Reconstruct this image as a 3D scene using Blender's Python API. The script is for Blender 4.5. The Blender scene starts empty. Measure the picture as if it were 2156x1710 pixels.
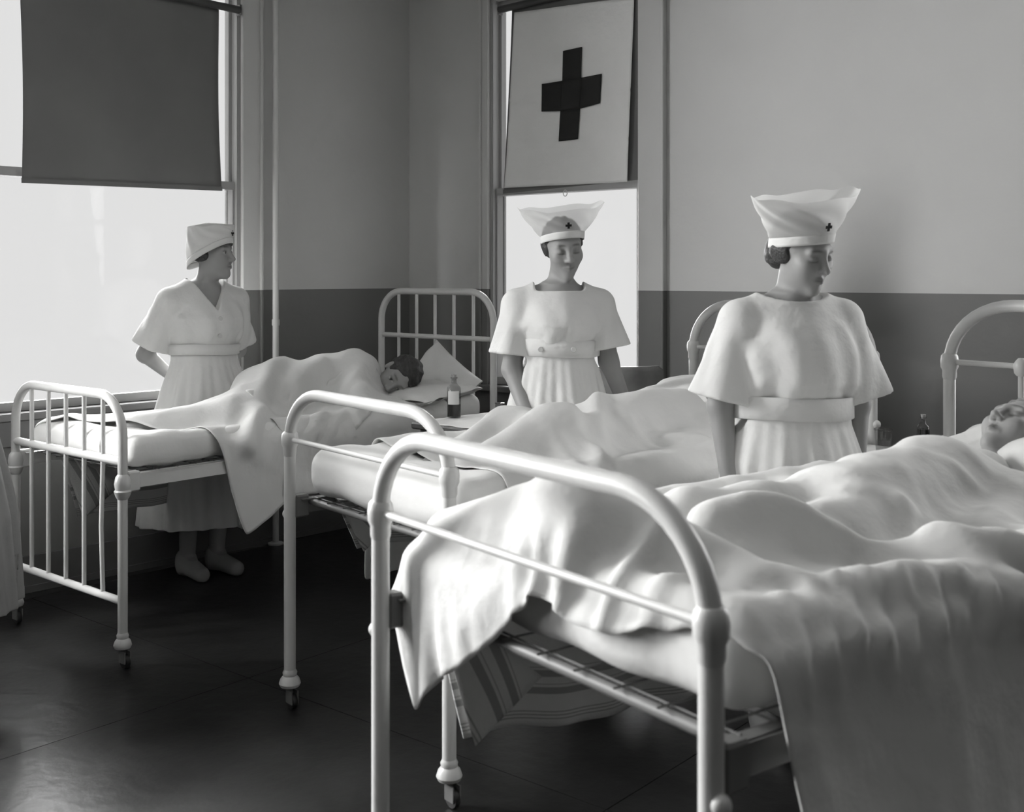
import bpy, math, random
import numpy as np
from mathutils import Vector, Matrix

# ------------------------------------------------------------------ camera
SC = bpy.context.scene
COL = SC.collection
K = 2400.0                  # focal length in pixels of the 2156 px frame
HZ = 580.0                  # row of the horizon
CH = 1.40                   # camera height
cam_d = bpy.data.cameras.new('camera')
cam = bpy.data.objects.new('camera', cam_d); COL.objects.link(cam)
cam.location = (0, 0, CH); cam.rotation_euler = (math.pi/2, 0, 0)
cam_d.sensor_fit = 'HORIZONTAL'; cam_d.sensor_width = 36
cam_d.lens = K/2156*36
cam_d.shift_y = -(855-HZ)/2156
cam_d.clip_start = 0.05
cam_d.dof.use_dof = True; cam_d.dof.focus_distance = 4.7; cam_d.dof.aperture_fstop = 5.0
SC.camera = cam
# ------------------------------------------------------------------ sky
w = bpy.data.worlds.new('sky'); SC.world = w; w.use_nodes = True
bg = w.node_tree.nodes['Background']
bg.inputs[0].default_value = (1.0, 0.998, 0.995, 1); bg.inputs[1].default_value = 0.80
SC.view_settings.view_transform = 'Standard'; SC.view_settings.look = 'None'
SC.view_settings.exposure = 0.0; SC.view_settings.gamma = 1.0
SC.view_settings.use_curve_mapping = False
# ------------------------------------------------------------------ room axes
RR = math.radians(-40.0)    # right wall: local x runs left to right, local y points outdoors
RL = math.radians(47.0)     # left wall
CX, CY = -0.603, 6.70       # far corner
def wall_pt(rot, x, y, z=0.0):
    c, s = math.cos(rot), math.sin(rot)
    return Vector((CX + c*x - s*y, CY + s*x + c*y, z))
def lamp(kind, name, loc, energy, target=None, size=1.0, size_y=None, angle=None):
    d = bpy.data.lights.new(name, kind); d.energy = energy
    if kind == 'AREA':
        d.shape = 'RECTANGLE'; d.size = size; d.size_y = size_y or size
    if angle is not None: d.angle = angle
    o = bpy.data.objects.new(name, d); COL.objects.link(o); o.location = loc
    if target is not None:
        o.rotation_euler = (Vector(target)-Vector(loc)).to_track_quat('-Z', 'Y').to_euler()
    return o
# daylight of the bright day outside: a broad hazy sun behind the two windows in view
lamp('SUN', 'hazy_sun', (0, 0, 8), 18.0, (0.38, -1.0, 7.40), angle=math.radians(70))
# daylight at the other tall windows of the ward (beside and behind the camera)
def window_light(name, rot, x0, x1, energy):
    p = wall_pt(rot, (x0+x1)/2, 0.34, 1.9); q = wall_pt(rot, (x0+x1)/2, -1.0, 1.75)
    return lamp('AREA', name, p, energy, q, abs(x1-x0), 2.1)
LW = [(-4.75, -3.65), (-6.95, -5.85)]
for i, (a, b) in enumerate(LW): window_light('left_window_daylight', RL, a, b, (490, 100)[i])
ROOM_A, ROOM_B = 11.0, 12.5   # length along right wall, along left wall
RW = (3.98, 4.98)           # a third window of the right wall, just outside the picture
window_light('right_window_daylight', RR, RW[0], RW[1], 65)
rx = Vector((math.cos(RR), math.sin(RR), 0)); lx = -Vector((math.cos(RL), math.sin(RL), 0))
SC.cycles.max_bounces = 4; SC.cycles.diffuse_bounces = 3; SC.cycles.glossy_bounces = 2; SC.cycles.transmission_bounces = 2; SC.cycles.transparent_max_bounces = 8
SC.cycles.use_adaptive_sampling = True; SC.cycles.adaptive_threshold = 0.12; SC.cycles.adaptive_min_samples = 16
w.cycles.sampling_method = 'NONE'
SC.cycles.caustics_reflective = False; SC.cycles.caustics_refractive = False

# ------------------------------------------------------------------ helpers
def ray(x, y): return Vector(((x-1078)/K, 1.0, (HZ-y)/K))
def at_depth(x, y, Z): r = ray(x, y); return Vector((r.x*Z, Z, CH + r.z*Z))
def at_wall(rot, x, y, off=0.0):
    """point where the pixel's ray meets the plane parallel to a wall, off metres into the room; wall coordinates"""
    r = ray(x, y); n = Vector((-math.sin(rot), math.cos(rot), 0)); o = Vector((CX, CY, 0)) - n*off
    t = n.dot(o - Vector((0, 0, CH)))/n.dot(r)
    p = Vector((0, 0, CH)) + r*t
    u = Vector((math.cos(rot), math.sin(rot), 0))
    return u.dot(p - Vector((CX, CY, 0))), p.z
def tag(o, label=None, cat=None, group=None, kind=None):
    if label: o['label'] = label
    if cat: o['category'] = cat
    if group: o['group'] = group
    if kind: o['kind'] = kind
    return o
def empty(name, loc=(0, 0, 0), rz=0.0, label=None, cat=None, group=None, kind=None, parent=None):
    o = bpy.data.objects.new(name, None); COL.objects.link(o); o.empty_display_size = 0.1
    o.location = loc; o.rotation_euler = (0, 0, rz); o.parent = parent
    return tag(o, label, cat, group, kind)
def mesh_obj(name, verts, faces, mat, parent=None, smooth=True, loc=None, rz=None):
    me = bpy.data.meshes.new(name)
    if isinstance(verts, np.ndarray) and isinstance(faces, np.ndarray):
        n = faces.shape[1]
        me.vertices.add(len(verts)); me.vertices.foreach_set('co', np.ascontiguousarray(verts, np.float32).ravel())
        me.loops.add(faces.size); me.loops.foreach_set('vertex_index', np.ascontiguousarray(faces, np.int32).ravel())
        me.polygons.add(len(faces)); me.polygons.foreach_set('loop_start', np.arange(0, faces.size, n, dtype=np.int32))
        me.update(calc_edges=True); me.validate()
    else:
        me.from_pydata([tuple(v) for v in verts], [], faces); me.update()
    me.materials.append(mat)
    if smooth: me.polygons.foreach_set('use_smooth', np.ones(len(me.polygons), dtype=bool))
    o = bpy.data.objects.new(name, me); COL.objects.link(o); o.parent = parent
    if loc is not None: o.location = loc
    if rz is not None: o.rotation_euler = (0, 0, rz)
    return o
class MB:
    def __init__(s): s.v = []; s.f = []
    def add(s, v, f):
        n = len(s.v); s.v += [tuple(p) for p in v]; s.f += [[i+n for i in q] for q in f]; return s
    def box(s, x0, x1, y0, y1, z0, z1, bev=0.0):
        if bev <= 0:
            v = [(x, y, z) for z in (z0, z1) for y in (y0, y1) for x in (x0, x1)]
            return s.add(v, [(0, 2, 3, 1), (4, 5, 7, 6), (0, 1, 5, 4), (2, 6, 7, 3), (0, 4, 6, 2), (1, 3, 7, 5)])
        b = bev; prof = [(z0, b), (z0+b, 0), (z1-b, 0), (z1, b)]
        v = []; f = []
        for z, e in prof:
            for (x, y) in ((x0+b, y0+e), (x1-b, y0+e), (x1-e, y0+b), (x1-e, y1-b), (x1-b, y1-e), (x0+b, y1-e), (x0+e, y1-b), (x0+e, y0+b)):
                v.append((x, y, z))
        for k in range(3):
            for i in range(8): f.append((k*8+i, k*8+(i+1) % 8, k*8+8+(i+1) % 8, k*8+8+i))
        f.append(tuple(range(7, -1, -1))); f.append(tuple(range(24, 32)))
        return s.add(v, f)
    def tube(s, pts, r, seg=12, cap=True):
        pts = [Vector(p) for p in pts]; n = len(pts); v = []; f = []
        rr = r if hasattr(r, '__len__') else [r]*n
        t = (pts[1]-pts[0]).normalized(); a = Vector((0, 0, 1)) if abs(t.z) < 0.9 else Vector((1, 0, 0))
        nn = (a - t*a.dot(t)).normalized()
        for i, p in enumerate(pts):
            t2 = ((pts[min(i+1, n-1)]-p).normalized() + (p-pts[max(i-1, 0)]).normalized())
            t2 = t2.normalized() if t2.length > 1e-9 else t
            nn = (nn - t2*nn.dot(t2)).normalized(); bb = t2.cross(nn)
            for k in range(seg):
                an = 2*math.pi*k/seg; v.append(p + (nn*math.cos(an) + bb*math.sin(an))*rr[i])
        for i in range(n-1):
            for k in range(seg): f.append((i*seg+k, i*seg+(k+1) % seg, (i+1)*seg+(k+1) % seg, (i+1)*seg+k))
        if cap: f.append(tuple(range(seg-1, -1, -1))); f.append(tuple((n-1)*seg+k for k in range(seg)))
        return s.add(v, f)
    def lathe(s, prof, c=(0, 0, 0), seg=20, axis='z'):
        v = []; f = []; n = len(prof)
        for (r, z) in prof:
            for k in range(seg):
                an = 2*math.pi*k/seg; x, y = r*math.cos(an), r*math.sin(an)
                p = (x, y, z) if axis == 'z' else ((z, x, y) if axis == 'x' else (y, z, x))
                v.append((p[0]+c[0], p[1]+c[1], p[2]+c[2]))
        for i in range(n-1):
            for k in range(seg): f.append((i*seg+k, i*seg+(k+1) % seg, (i+1)*seg+(k+1) % seg, (i+1)*seg+k))
        if prof[0][0] > 1e-6: f.append(tuple(range(seg-1, -1, -1)))
        if prof[-1][0] > 1e-6: f.append(tuple((n-1)*seg+k for k in range(seg)))
        return s.add(v, f)
    def ball(s, c, r, seg=12, rings=8):
        rr = r if hasattr(r, '__len__') else (r, r, r); v = []; f = []
        for i in range(rings+1):
            th = math.pi*i/rings
            for k in range(seg):
                an = 2*math.pi*k/seg
                v.append((c[0]+rr[0]*math.sin(th)*math.cos(an), c[1]+rr[1]*math.sin(th)*math.sin(an), c[2]-rr[2]*math.cos(th)))
        for i in range(rings):
            for k in range(seg): f.append((i*seg+k, i*seg+(k+1) % seg, (i+1)*seg+(k+1) % seg, (i+1)*seg+k))
        return s.add(v, f)
    def build(s, name, mat, parent=None, smooth=True, sharp=True, loc=None, rz=None):
        o = mesh_obj(name, s.v, s.f, mat, parent, smooth, loc, rz)
        if smooth and sharp:
            try: o.data.set_sharp_from_angle(angle=math.radians(40))
            except Exception: pass
        return o
# ------------------------------------------------------------------ materials
MATS = {}
def mat(name, g, rough=0.6, spec=0.4, var=0.0, vscale=3.0, bump=0.0, bscale=40.0, tint=(1.0, 1.0, 0.985), attr=None, sheen=0.0, trans=0.0, bdist=.01):
    if name in MATS: return MATS[name]
    m = bpy.data.materials.new(name); m.use_nodes = True; nt = m.node_tree; N = nt.nodes; L = nt.links
    b = N['Principled BSDF']; b.inputs['Roughness'].default_value = rough
    b.inputs['Specular IOR Level'].default_value = spec
    col = (g*tint[0], g*tint[1], g*tint[2], 1); b.inputs['Base Color'].default_value = col
    if sheen: b.inputs['Sheen Weight'].default_value = sheen
    tc = N.new('ShaderNodeTexCoord'); src = None
    if var > 0:
        no = N.new('ShaderNodeTexNoise'); no.inputs['Scale'].default_value = vscale; no.inputs['Detail'].default_value = 5
        L.new(tc.outputs['Object'], no.inputs['Vector'])
        mr = N.new('ShaderNodeMapRange'); mr.inputs['From Min'].default_value = 0.25; mr.inputs['From Max'].default_value = 0.75
        mr.inputs['To Min'].default_value = 1-var; mr.inputs['To Max'].default_value = 1+var
        L.new(no.outputs['Fac'], mr.inputs['Value'])
        vm = N.new('ShaderNodeVectorMath'); vm.operation = 'SCALE'; vm.inputs[0].default_value = col[:3]
        L.new(mr.outputs[0], vm.inputs['Scale']); src = vm.outputs[0]
    if attr:
        at = N.new('ShaderNodeAttribute'); at.attribute_name = attr
        vm2 = N.new('ShaderNodeVectorMath'); vm2.operation = 'MULTIPLY'; vm2.inputs[0].default_value = col[:3]
        if src: L.new(src, vm2.inputs[0])
        L.new(at.outputs['Vector'], vm2.inputs[1]); src = vm2.outputs[0]
    if src: L.new(src, b.inputs['Base Color'])
    if bump > 0:
        nb = N.new('ShaderNodeTexNoise'); nb.inputs['Scale'].default_value = bscale; nb.inputs['Detail'].default_value = 4
        L.new(tc.outputs['Object'], nb.inputs['Vector'])
        bu = N.new('ShaderNodeBump'); bu.inputs['Strength'].default_value = bump; bu.inputs['Distance'].default_value = bdist
        L.new(nb.outputs['Fac'], bu.inputs['Height']); L.new(bu.outputs[0], b.inputs['Normal'])
    if trans > 0:
        out = N['Material Output']; tl = N.new('ShaderNodeBsdfTranslucent'); tl.inputs[0].default_value = col
        mx = N.new('ShaderNodeMixShader'); mx.inputs[0].default_value = trans
        L.new(b.outputs[0], mx.inputs[1]); L.new(tl.outputs[0], mx.inputs[2]); L.new(mx.outputs[0], out.inputs['Surface'])
    MATS[name] = m; return m
ENAMEL = mat('white_enamel', 0.60, 0.32, 0.5, 0.05, 9)
IRON = mat('dark_iron', 0.16, 0.5, 0.4, 0.1, 12)
RUBBER = mat('black_rubber', 0.02, 0.45)
LINEN = mat('white_linen', 0.75, 0.85, 0.15, 0.03, 4, 0.5, 9, trans=0.12, bdist=.02)
TICKING = mat('mattress_ticking', 0.74, 0.85, 0.15, 0.05, 5, 0.2, 20)
COTTON = mat('white_cotton', 0.78, 0.85, 0.15, 0.03, 6, 0.45, 9, trans=0.1, bdist=.025)
GREY_COTTON = mat('grey_cotton', 0.34, 0.9, 0.1, 0.05, 6, 0.2, 45)
SKIN = mat('skin', 0.31, 0.5, 0.35, 0.04, 14, attr='tint')
HAIR = mat('brown_hair', 0.035, 0.5, 0.5, 0.3, 60, 0.5, 120)
FAIR_HAIR = mat('fair_hair', 0.24, 0.5, 0.4, 0.4, 60, 0.8, 90)
CROSS = mat('dark_cross_cloth', 0.035, 0.9, 0.1, 0.08, 9)
SHADE = mat('dark_shade_cloth', 0.19, 0.8, 0.2, 0.12, 2.2, trans=0.10)
WOOD = mat('dark_wood', 0.06, 0.35, 0.5, 0.35, 6)
STOCKING = mat('pale_stocking', 0.42, 0.8)
TRIM = mat('painted_trim', 0.34, 0.4, 0.5, 0.04, 4)
PIPE = mat('painted_pipe', 0.62, 0.35, 0.5)
SILL = mat('varnished_sill', 0.12, 0.35, 0.5, 0.2, 5)
def sheer_material(name, tr_):
    m = bpy.data.materials.new(name); m.use_nodes = True; N = m.node_tree.nodes; L = m.node_tree.links
    b = N['Principled BSDF']; b.inputs['Base Color'].default_value = (.85, .85, .84, 1); b.inputs['Roughness'].default_value = .9
    b.inputs['Specular IOR Level'].default_value = .1
    tl = N.new('ShaderNodeBsdfTranslucent'); tl.inputs[0].default_value = (.85, .85, .84, 1)
    tr = N.new('ShaderNodeBsdfTransparent')
    m1 = N.new('ShaderNodeMixShader'); m1.inputs[0].default_value = .4; L.new(b.outputs[0], m1.inputs[1]); L.new(tl.outputs[0], m1.inputs[2])
    m2 = N.new('ShaderNodeMixShader'); m2.inputs[0].default_value = tr_; L.new(m1.outputs[0], m2.inputs[1]); L.new(tr.outputs[0], m2.inputs[2])
    L.new(m2.outputs[0], N['Material Output'].inputs['Surface']); return m
VOILE = sheer_material('sheer_white_voile', .5); LAWN = sheer_material('white_lawn', .16)
def glass_material(name, g=0.97, gl=0.05):
    m = bpy.data.materials.new(name); m.use_nodes = True; N = m.node_tree.nodes; L = m.node_tree.links
    N.remove(N['Principled BSDF'])
    tr = N.new('ShaderNodeBsdfTransparent'); tr.inputs[0].default_value = (g, g, g, 1)
    go = N.new('ShaderNodeBsdfGlossy'); go.inputs['Roughness'].default_value = .03
    lw = N.new('ShaderNodeLayerWeight'); lw.inputs['Blend'].default_value = .5
    pw = N.new('ShaderNodeMath'); pw.operation = 'POWER'; pw.inputs[1].default_value = 5; L.new(lw.outputs['Facing'], pw.inputs[0])
    fr = N.new('ShaderNodeMapRange'); fr.inputs['To Min'].default_value = gl; fr.inputs['To Max'].default_value = .6; L.new(pw.outputs[0], fr.inputs['Value'])
    mx = N.new('ShaderNodeMixShader'); L.new(fr.outputs[0], mx.inputs[0]); L.new(tr.outputs[0], mx.inputs[1]); L.new(go.outputs[0], mx.inputs[2])
    L.new(mx.outputs[0], N['Material Output'].inputs['Surface']); return m
PANE = glass_material('window_glass', .97, .006); BOTTLE = glass_material('bottle_glass', 0.72); TUMBLER = glass_material('tumbler_glass', 0.88)
MEDICINE = mat('dark_medicine', 0.02, 0.1, 0.6)
LABEL = mat('paper_label', 0.62, 0.8); CORK = mat('cork', 0.32, 0.8, var=0.3, vscale=90)
PAINT_Z = 1.325
def wall_paint():
    m = bpy.data.materials.new('two_tone_wall_paint'); m.use_nodes = True; N = m.node_tree.nodes; L = m.node_tree.links
    b = N['Principled BSDF']; b.inputs['Roughness'].default_value = .5; b.inputs['Specular IOR Level'].default_value = .35
    ge = N.new('ShaderNodeNewGeometry'); sx = N.new('ShaderNodeSeparateXYZ'); L.new(ge.outputs['Position'], sx.inputs[0])
    no = N.new('ShaderNodeTexNoise'); no.inputs['Scale'].default_value = 1.3; no.inputs['Detail'].default_value = 6; L.new(ge.outputs['Position'], no.inputs['Vector'])
    gt = N.new('ShaderNodeMath'); gt.operation = 'GREATER_THAN'; gt.inputs[1].default_value = PAINT_Z; L.new(sx.outputs['Z'], gt.inputs[0])
    mx = N.new('ShaderNodeMix'); mx.data_type = 'RGBA'; L.new(gt.outputs[0], mx.inputs['Factor'])
    mx.inputs['A'].default_value = (.17, .17, .166, 1); mx.inputs['B'].default_value = (.56, .56, .552, 1)
    mr = N.new('ShaderNodeMapRange'); mr.inputs['To Min'].default_value = .9; mr.inputs['To Max'].default_value = 1.1; L.new(no.outputs['Fac'], mr.inputs['Value'])
    vm = N.new('ShaderNodeVectorMath'); vm.operation = 'SCALE'; L.new(mx.outputs['Result'], vm.inputs[0]); L.new(mr.outputs[0], vm.inputs['Scale'])
    L.new(vm.outputs[0], b.inputs['Base Color'])
    n2 = N.new('ShaderNodeTexNoise'); n2.inputs['Scale'].default_value = 25; L.new(ge.outputs['Position'], n2.inputs['Vector'])
    bu = N.new('ShaderNodeBump'); bu.inputs['Strength'].default_value = .12; bu.inputs['Distance'].default_value = .01
    L.new(n2.outputs['Fac'], bu.inputs['Height']); L.new(bu.outputs[0], b.inputs['Normal']); return m
WALL = wall_paint()
FLOOR = mat('dark_linoleum', 0.016, 0.30, 0.4, 0.45, 2.6, 0.15, 18)
CEIL = mat('ceiling_plaster', 0.6, 0.8, 0.2, 0.04, 1.0)

LOW_BOUNCE = mat('low_bounce_wall', 0.09, 0.5, 0.4, 0.2, 2)  # invented dark finish on the unseen end and back walls, cuts bounced light
# ------------------------------------------------------------------ the room
ROOM_H = 3.6
def wall_with_openings(name, rot, x0, x1, openings, loc, m_=None):
    """wall from x0 to x1, room side at y=0, thickness 0.1; openings (xa, xb, za, zb)"""
    m = MB(); x = x0
    for (a, b, za, zb) in sorted(openings):
        m.box(x, a, 0, .1, 0, ROOM_H); m.box(a, b, 0, .1, 0, za); m.box(a, b, 0, .1, zb, ROOM_H); x = b
    m.box(x, x1, 0, .1, 0, ROOM_H)
    return tag(m.build(name, m_ or WALL, smooth=False, loc=loc, rz=rot), kind='structure')
ZS, ZT = 0.80, 2.92
WL = (-2.42, -1.16); WR = (0.63, 1.616)
cl = (CX, CY, 0)
wall_with_openings('wall_left', RL, -ROOM_B-.24, 0, [(WL[0], WL[1], ZS, ZT)] + [(a, b, ZS, ZT) for a, b in LW], cl)
wall_with_openings('wall_right', RR, 0, ROOM_A+.24, [(WR[0], WR[1], ZS, ZT), (RW[0], RW[1], ZS, ZT)], cl)
pE = wall_pt(RR, ROOM_A, 0)                       # end of the right wall
wall_with_openings('wall_end', RL+math.pi, 0, ROOM_B+.6, [], pE, LOW_BOUNCE)
pB = wall_pt(RL, -ROOM_B, 0)
mb = MB().box(-ROOM_A-1.0, .3, 0, .1, 0, ROOM_H); tag(mb.build('wall_back', LOW_BOUNCE, smooth=False, loc=pB, rz=RR+math.pi), kind='structure')
quad = [wall_pt(RR, 0, .3), wall_pt(RR, ROOM_A+.3, .3), wall_pt(RR, ROOM_A+.3, .3)+lx*(ROOM_B+1.2), wall_pt(RL, -ROOM_B-.6, .3)]
quad[0] = quad[0] - rx*.4
def slab(name, z0, z1, m):
    mb = MB(); mb.add([(p.x, p.y, z0) for p in quad] + [(p.x, p.y, z1) for p in quad],
                      [(0, 1, 2, 3), (7, 6, 5, 4), (0, 4, 5, 1), (1, 5, 6, 2), (2, 6, 7, 3), (3, 7, 4, 0)])
    return tag(mb.build(name, m, smooth=False), kind='structure')
slab('ceiling', ROOM_H, ROOM_H+.2, CEIL)
fl = slab('floor', -.2, -.004, mat('floor_joint', 0.012, 0.8))
# sheets of linoleum laid parallel to the left wall
for i in range(8):
    for j in range(6):
        xa, xb = .0+i*1.52, i*1.52+1.517; ya, yb = -(j+1)*2.3+.003, -j*2.3
        mb = MB().box(xa, min(xb, ROOM_A+.3), ya, yb, -.004, 0)
        o = mb.build('linoleum_sheet', FLOOR, fl, smooth=False, loc=cl, rz=RR)
for nm, rot, x0, x1 in (('baseboard_left', RL, -ROOM_B, -.02), ('baseboard_right', RR, .02, ROOM_A)):
    mb = MB().box(x0, x1, -.02, -.001, 0, .16).box(x0, x1, -.028, -.001, 0, .03)
    tag(mb.build(nm, SILL, smooth=False, loc=cl, rz=rot), kind='structure')

def window(name, rot, xa, xb, cw_l, cw_r):
    """casing, jambs, sill and two sashes with panes; wall coordinates"""
    e = empty(name, cl, rot, kind='structure')
    g = .012
    for (a, b, nm) in ((xa-cw_l, xa, 'casing'), (xb, xb+cw_r, 'casing')):
        MB().box(a, b, -.022, 0, ZS-.04, ZT+.12, .004).build(nm, WALL, e, smooth=False)
        ed = a if nm == 'casing' and a < xa else b
        MB().box(ed-.008, ed+.008, -.036, 0, ZS-.04, ZT+.12, .003).build('backband', WALL, e, smooth=False)
    MB().box(xa-cw_l-.02, xb+cw_r+.02, -.03, 0, ZT, ZT+.14, .004).build('head_casing', WALL, e, smooth=False)
    MB().box(xa, xa+.012, 0, .1, ZS, ZT).build('jamb', TRIM, e, smooth=False)
    MB().box(xb-.012, xb, 0, .1, ZS, ZT).build('jamb', TRIM, e, smooth=False)
    MB().box(xa+.012, xa+.02, .002, .024, ZS, ZT).box(xa+.012, xa+.018, .10, .115, ZS, ZT).build('stop_bead', TRIM, e, smooth=False)
    MB().box(xb-.02, xb-.012, .002, .024, ZS, ZT).box(xb-.018, xb-.012, .10, .115, ZS, ZT).build('stop_bead', TRIM, e, smooth=False)
    MB().box(xa-cw_l-.04, xb+cw_r+.04, -.075, .1, ZS-.035, ZS, .006).build('window_sill', SILL, e, smooth=False)
    MB().box(xa-cw_l, xb+cw_r, -.03, -.001, ZS-.15, ZS-.035, .004).build('apron', SILL, e, smooth=False)
    zm = (ZS+ZT)/2
    for (za, zb, y) in ((ZS, zm+.02, .026), (zm-.02, ZT, .062)):
        f = MB()
        f.box(xa+.012, xa+.03, y, y+.035, za, zb); f.box(xb-.03, xb-.012, y, y+.035, za, zb)
        f.box(xa+.03, xb-.03, y, y+.035, za, za+.04); f.box(xa+.03, xb-.03, y, y+.035, zb-.04, zb)
        s = f.build('sash', TRIM, e, smooth=False)
        MB().box(xa+.03, xb-.03, y+.014, y+.018, za+.04, zb-.04).build('pane', PANE, s, smooth=False)
    return e
window('window_1', RL, WL[0], WL[1], .15, .11)
window('window_2', RR, WR[0], WR[1], .05, .15)
window('window_3', RR, RW[0], RW[1], .12, .12)
for i_, (a_, b_) in enumerate(LW): window('window_%d' % (4+i_), RL, a_, b_, .12, .12)

# steam pipe by the left wall
px, pz = at_wall(RL, 580.5, 600, .06)
sp = empty('steam_pipe', wall_pt(RL, px, -.06), 0, 'thin white vertical pipe running floor to ceiling along the left wall near the corner', 'pipe')
MB().tube([(0, 0, 0), (0, 0, ROOM_H)], .0165, 16).build('pipe_run', PIPE, sp)
MB().lathe([(.0, 0), (.04, 0), (.04, .008), (.019, .014)], seg=20).build('floor_flange', PIPE, sp)
MB().lathe([(.0205, .0), (.0205, .03)], (0, 0, 1.14), 16).build('coupling', PIPE, sp)

# roller shades
def shade(name, rot, tl, tr, bl, br, off, rollers, label):
    """tl.. wall coordinates (x, z) of the fabric's corners"""
    e = empty(name, cl, rot, label, 'window shade')
    nx, nz = 24, 40; v = []; f = []
    for j in range(nz+1):
        t = j/nz
        for i in range(nx+1):
            s = i/nx
            x = (tl[0]*(1-s)+tr[0]*s)*(1-t) + (bl[0]*(1-s)+br[0]*s)*t
            z = (tl[1]*(1-s)+tr[1]*s)*(1-t) + (bl[1]*(1-s)+br[1]*s)*t
            pinch = .008*math.sin(math.pi*t)*(1-2*s)
            y = -off - .006*math.sin(3.1*s+2*t)*math.sin(math.pi*t)
            v.append((x+pinch, y, z))
    for j in range(nz):
        for i in range(nx): f.append((j*(nx+1)+i, (j+1)*(nx+1)+i, (j+1)*(nx+1)+i+1, j*(nx+1)+i+1))
    o = mesh_obj('shade_cloth', v, f, SHADE, e)
    md = o.modifiers.new('thickness', 'SOLIDIFY'); md.thickness = .0015
    MB().tube([(rollers[0][0], -off-.018, rollers[0][1]), (rollers[1][0], -off-.018, rollers[1][1])], .02, 16).build('roller', WOOD, e)
    d = .022
    MB().add([(bl[0], -off-.005, bl[1]), (br[0], -off-.005, br[1]), (br[0], -off-.005, br[1]+d), (bl[0], -off-.005, bl[1]+d),
              (bl[0], -off+.005, bl[1]), (br[0], -off+.005, br[1]), (br[0], -off+.005, br[1]+d), (bl[0], -off+.005, bl[1]+d)],
             [(0, 1, 2, 3), (5, 4, 7, 6), (1, 5, 6, 2), (4, 0, 3, 7), (3, 2, 6, 7), (4, 5, 1, 0)]).build('hem_slat', SHADE, e, smooth=False)
    for (x, z) in rollers:
        MB().box(x-.006, x+.006, -off-.03, 0, z-.028, z+.028, .002).build('bracket', IRON, e, smooth=False)
    return e
OFF = .004
A = lambda x, y: at_wall(RL, x, y, OFF)
rl1 = A(466, 16); rl0 = (WL[0]+.02, rl1[1]+.02)
tl = (A(40, 0)[0], rl1[1]); 
sl = shade('roller_shade', RL, tl, (A(461, 16)[0], rl1[1]-.01), (A(46, 385)[0], A(46, 385)[1]), A(467, 402), OFF,
      [rl0, (WL[1]-.02, rl1[1])], 'wide dark roller shade half drawn over the left window')
A = lambda x, y: at_wall(RR, x, y, OFF)
q0 = A(1056, 22); q1 = (WR[1]-.01, A(1222, 0)[1]+.05)
sr = shade('roller_shade', RR, (A(1078, 26)[0], q0[1]-.005), (A(1349, 0)[0]-.004, q1[1]), A(1060, 408), A(1358, 377), OFF,
      [q0, q1], 'dark roller shade hanging crooked behind the cross flag')
rg = A(1192, 406)
MB().tube([(.013*math.cos(a), 0, .016*math.sin(a)) for a in np.linspace(0, 2*math.pi, 20)], .0022, 6).build('pull_ring', PIPE, sr, loc=(rg[0], -OFF-.008, rg[1]-.002))
# the flag pinned over the shade
FO = .022
A = lambda x, y: at_wall(RR, x, y, FO)
ftl, ftr, fbl, fbr = A(1082, 26), A(1334, -6), A(1061, 396), A(1322, 383)
def flag_y(x, z):
    return -FO - .004*math.sin(9*x+3*z) - .003*math.sin(5.2*z+4*x*x) - .0025*math.sin(21*x-7*z)*math.exp(-((z-1.9)/.5)**2)
def flag_pt(s, t):
    bow = 13*math.sin(math.pi*t**1.5)*(1-s)*.001 + .012*(t**4)*(1-s)*0
    x = (ftl[0]*(1-s)+ftr[0]*s)*(1-t) + (fbl[0]*(1-s)+fbr[0]*s)*t + bow
    z = (ftl[1]*(1-s)+ftr[1]*s)*(1-t) + (fbl[1]*(1-s)+fbr[1]*s)*t
    return x, z
fe = empty('cross_flag', cl, RR, 'white cloth flag with a large dark cross hung over the window shade', 'flag')
n, v, f = 60, [], []
for j in range(n+1):
    for i in range(n+1):
        x, z = flag_pt(i/n, j/n)
        fold = .0035*math.exp(-((i/n-.48)/.006)**2) + .003*math.exp(-((i/n-.74)/.005)**2) + .0035*math.exp(-((j/n-.5)/.006)**2) + .003*math.exp(-((j/n-.77)/.006)**2)
        v.append((x, flag_y(x, z)-fold, z))
for j in range(n):
    for i in range(n): f.append((j*(n+1)+i, (j+1)*(n+1)+i, (j+1)*(n+1)+i+1, j*(n+1)+i+1))
FLAGC = mat('flag_cotton', 0.82, 0.9, 0.1, 0.03, 5, 0.25, 30)
o = mesh_obj('flag_cloth', v, f, FLAGC, fe); o.modifiers.new('thickness', 'SOLIDIFY').thickness = .0015
cp = [(1186, 107.6), (1228, 99.5), (1225, 164), (1270, 156), (1266, 218), (1221, 229), (1216, 293), (1177, 298), (1180, 234), (1141, 235), (1141, 177), (1184, 170)]
cw = [A(*p) for p in cp]
# cross: five patches sharing the flag's surface, slightly proud
v, f = [], []
def patch(a, b, c, d, nn=8):
    n0 = len(v)
    for j in range(nn+1):
        for i in range(nn+1):
            s, t = i/nn, j/nn
            x = (a[0]*(1-s)+b[0]*s)*(1-t)+(d[0]*(1-s)+c[0]*s)*t; z = (a[1]*(1-s)+b[1]*s)*(1-t)+(d[1]*(1-s)+c[1]*s)*t
            v.append((x, flag_y(x, z)-.007, z))
    for j in range(nn):
        for i in range(nn): f.append((n0+j*(nn+1)+i, n0+(j+1)*(nn+1)+i, n0+(j+1)*(nn+1)+i+1, n0+j*(nn+1)+i+1))
patch(cw[0], cw[1], cw[2], cw[11]); patch(cw[11], cw[2], cw[5], cw[8]); patch(cw[8], cw[5], cw[6], cw[7]); patch(cw[10], cw[11], cw[8], cw[9]); patch(cw[2], cw[3], cw[4], cw[5])
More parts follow.
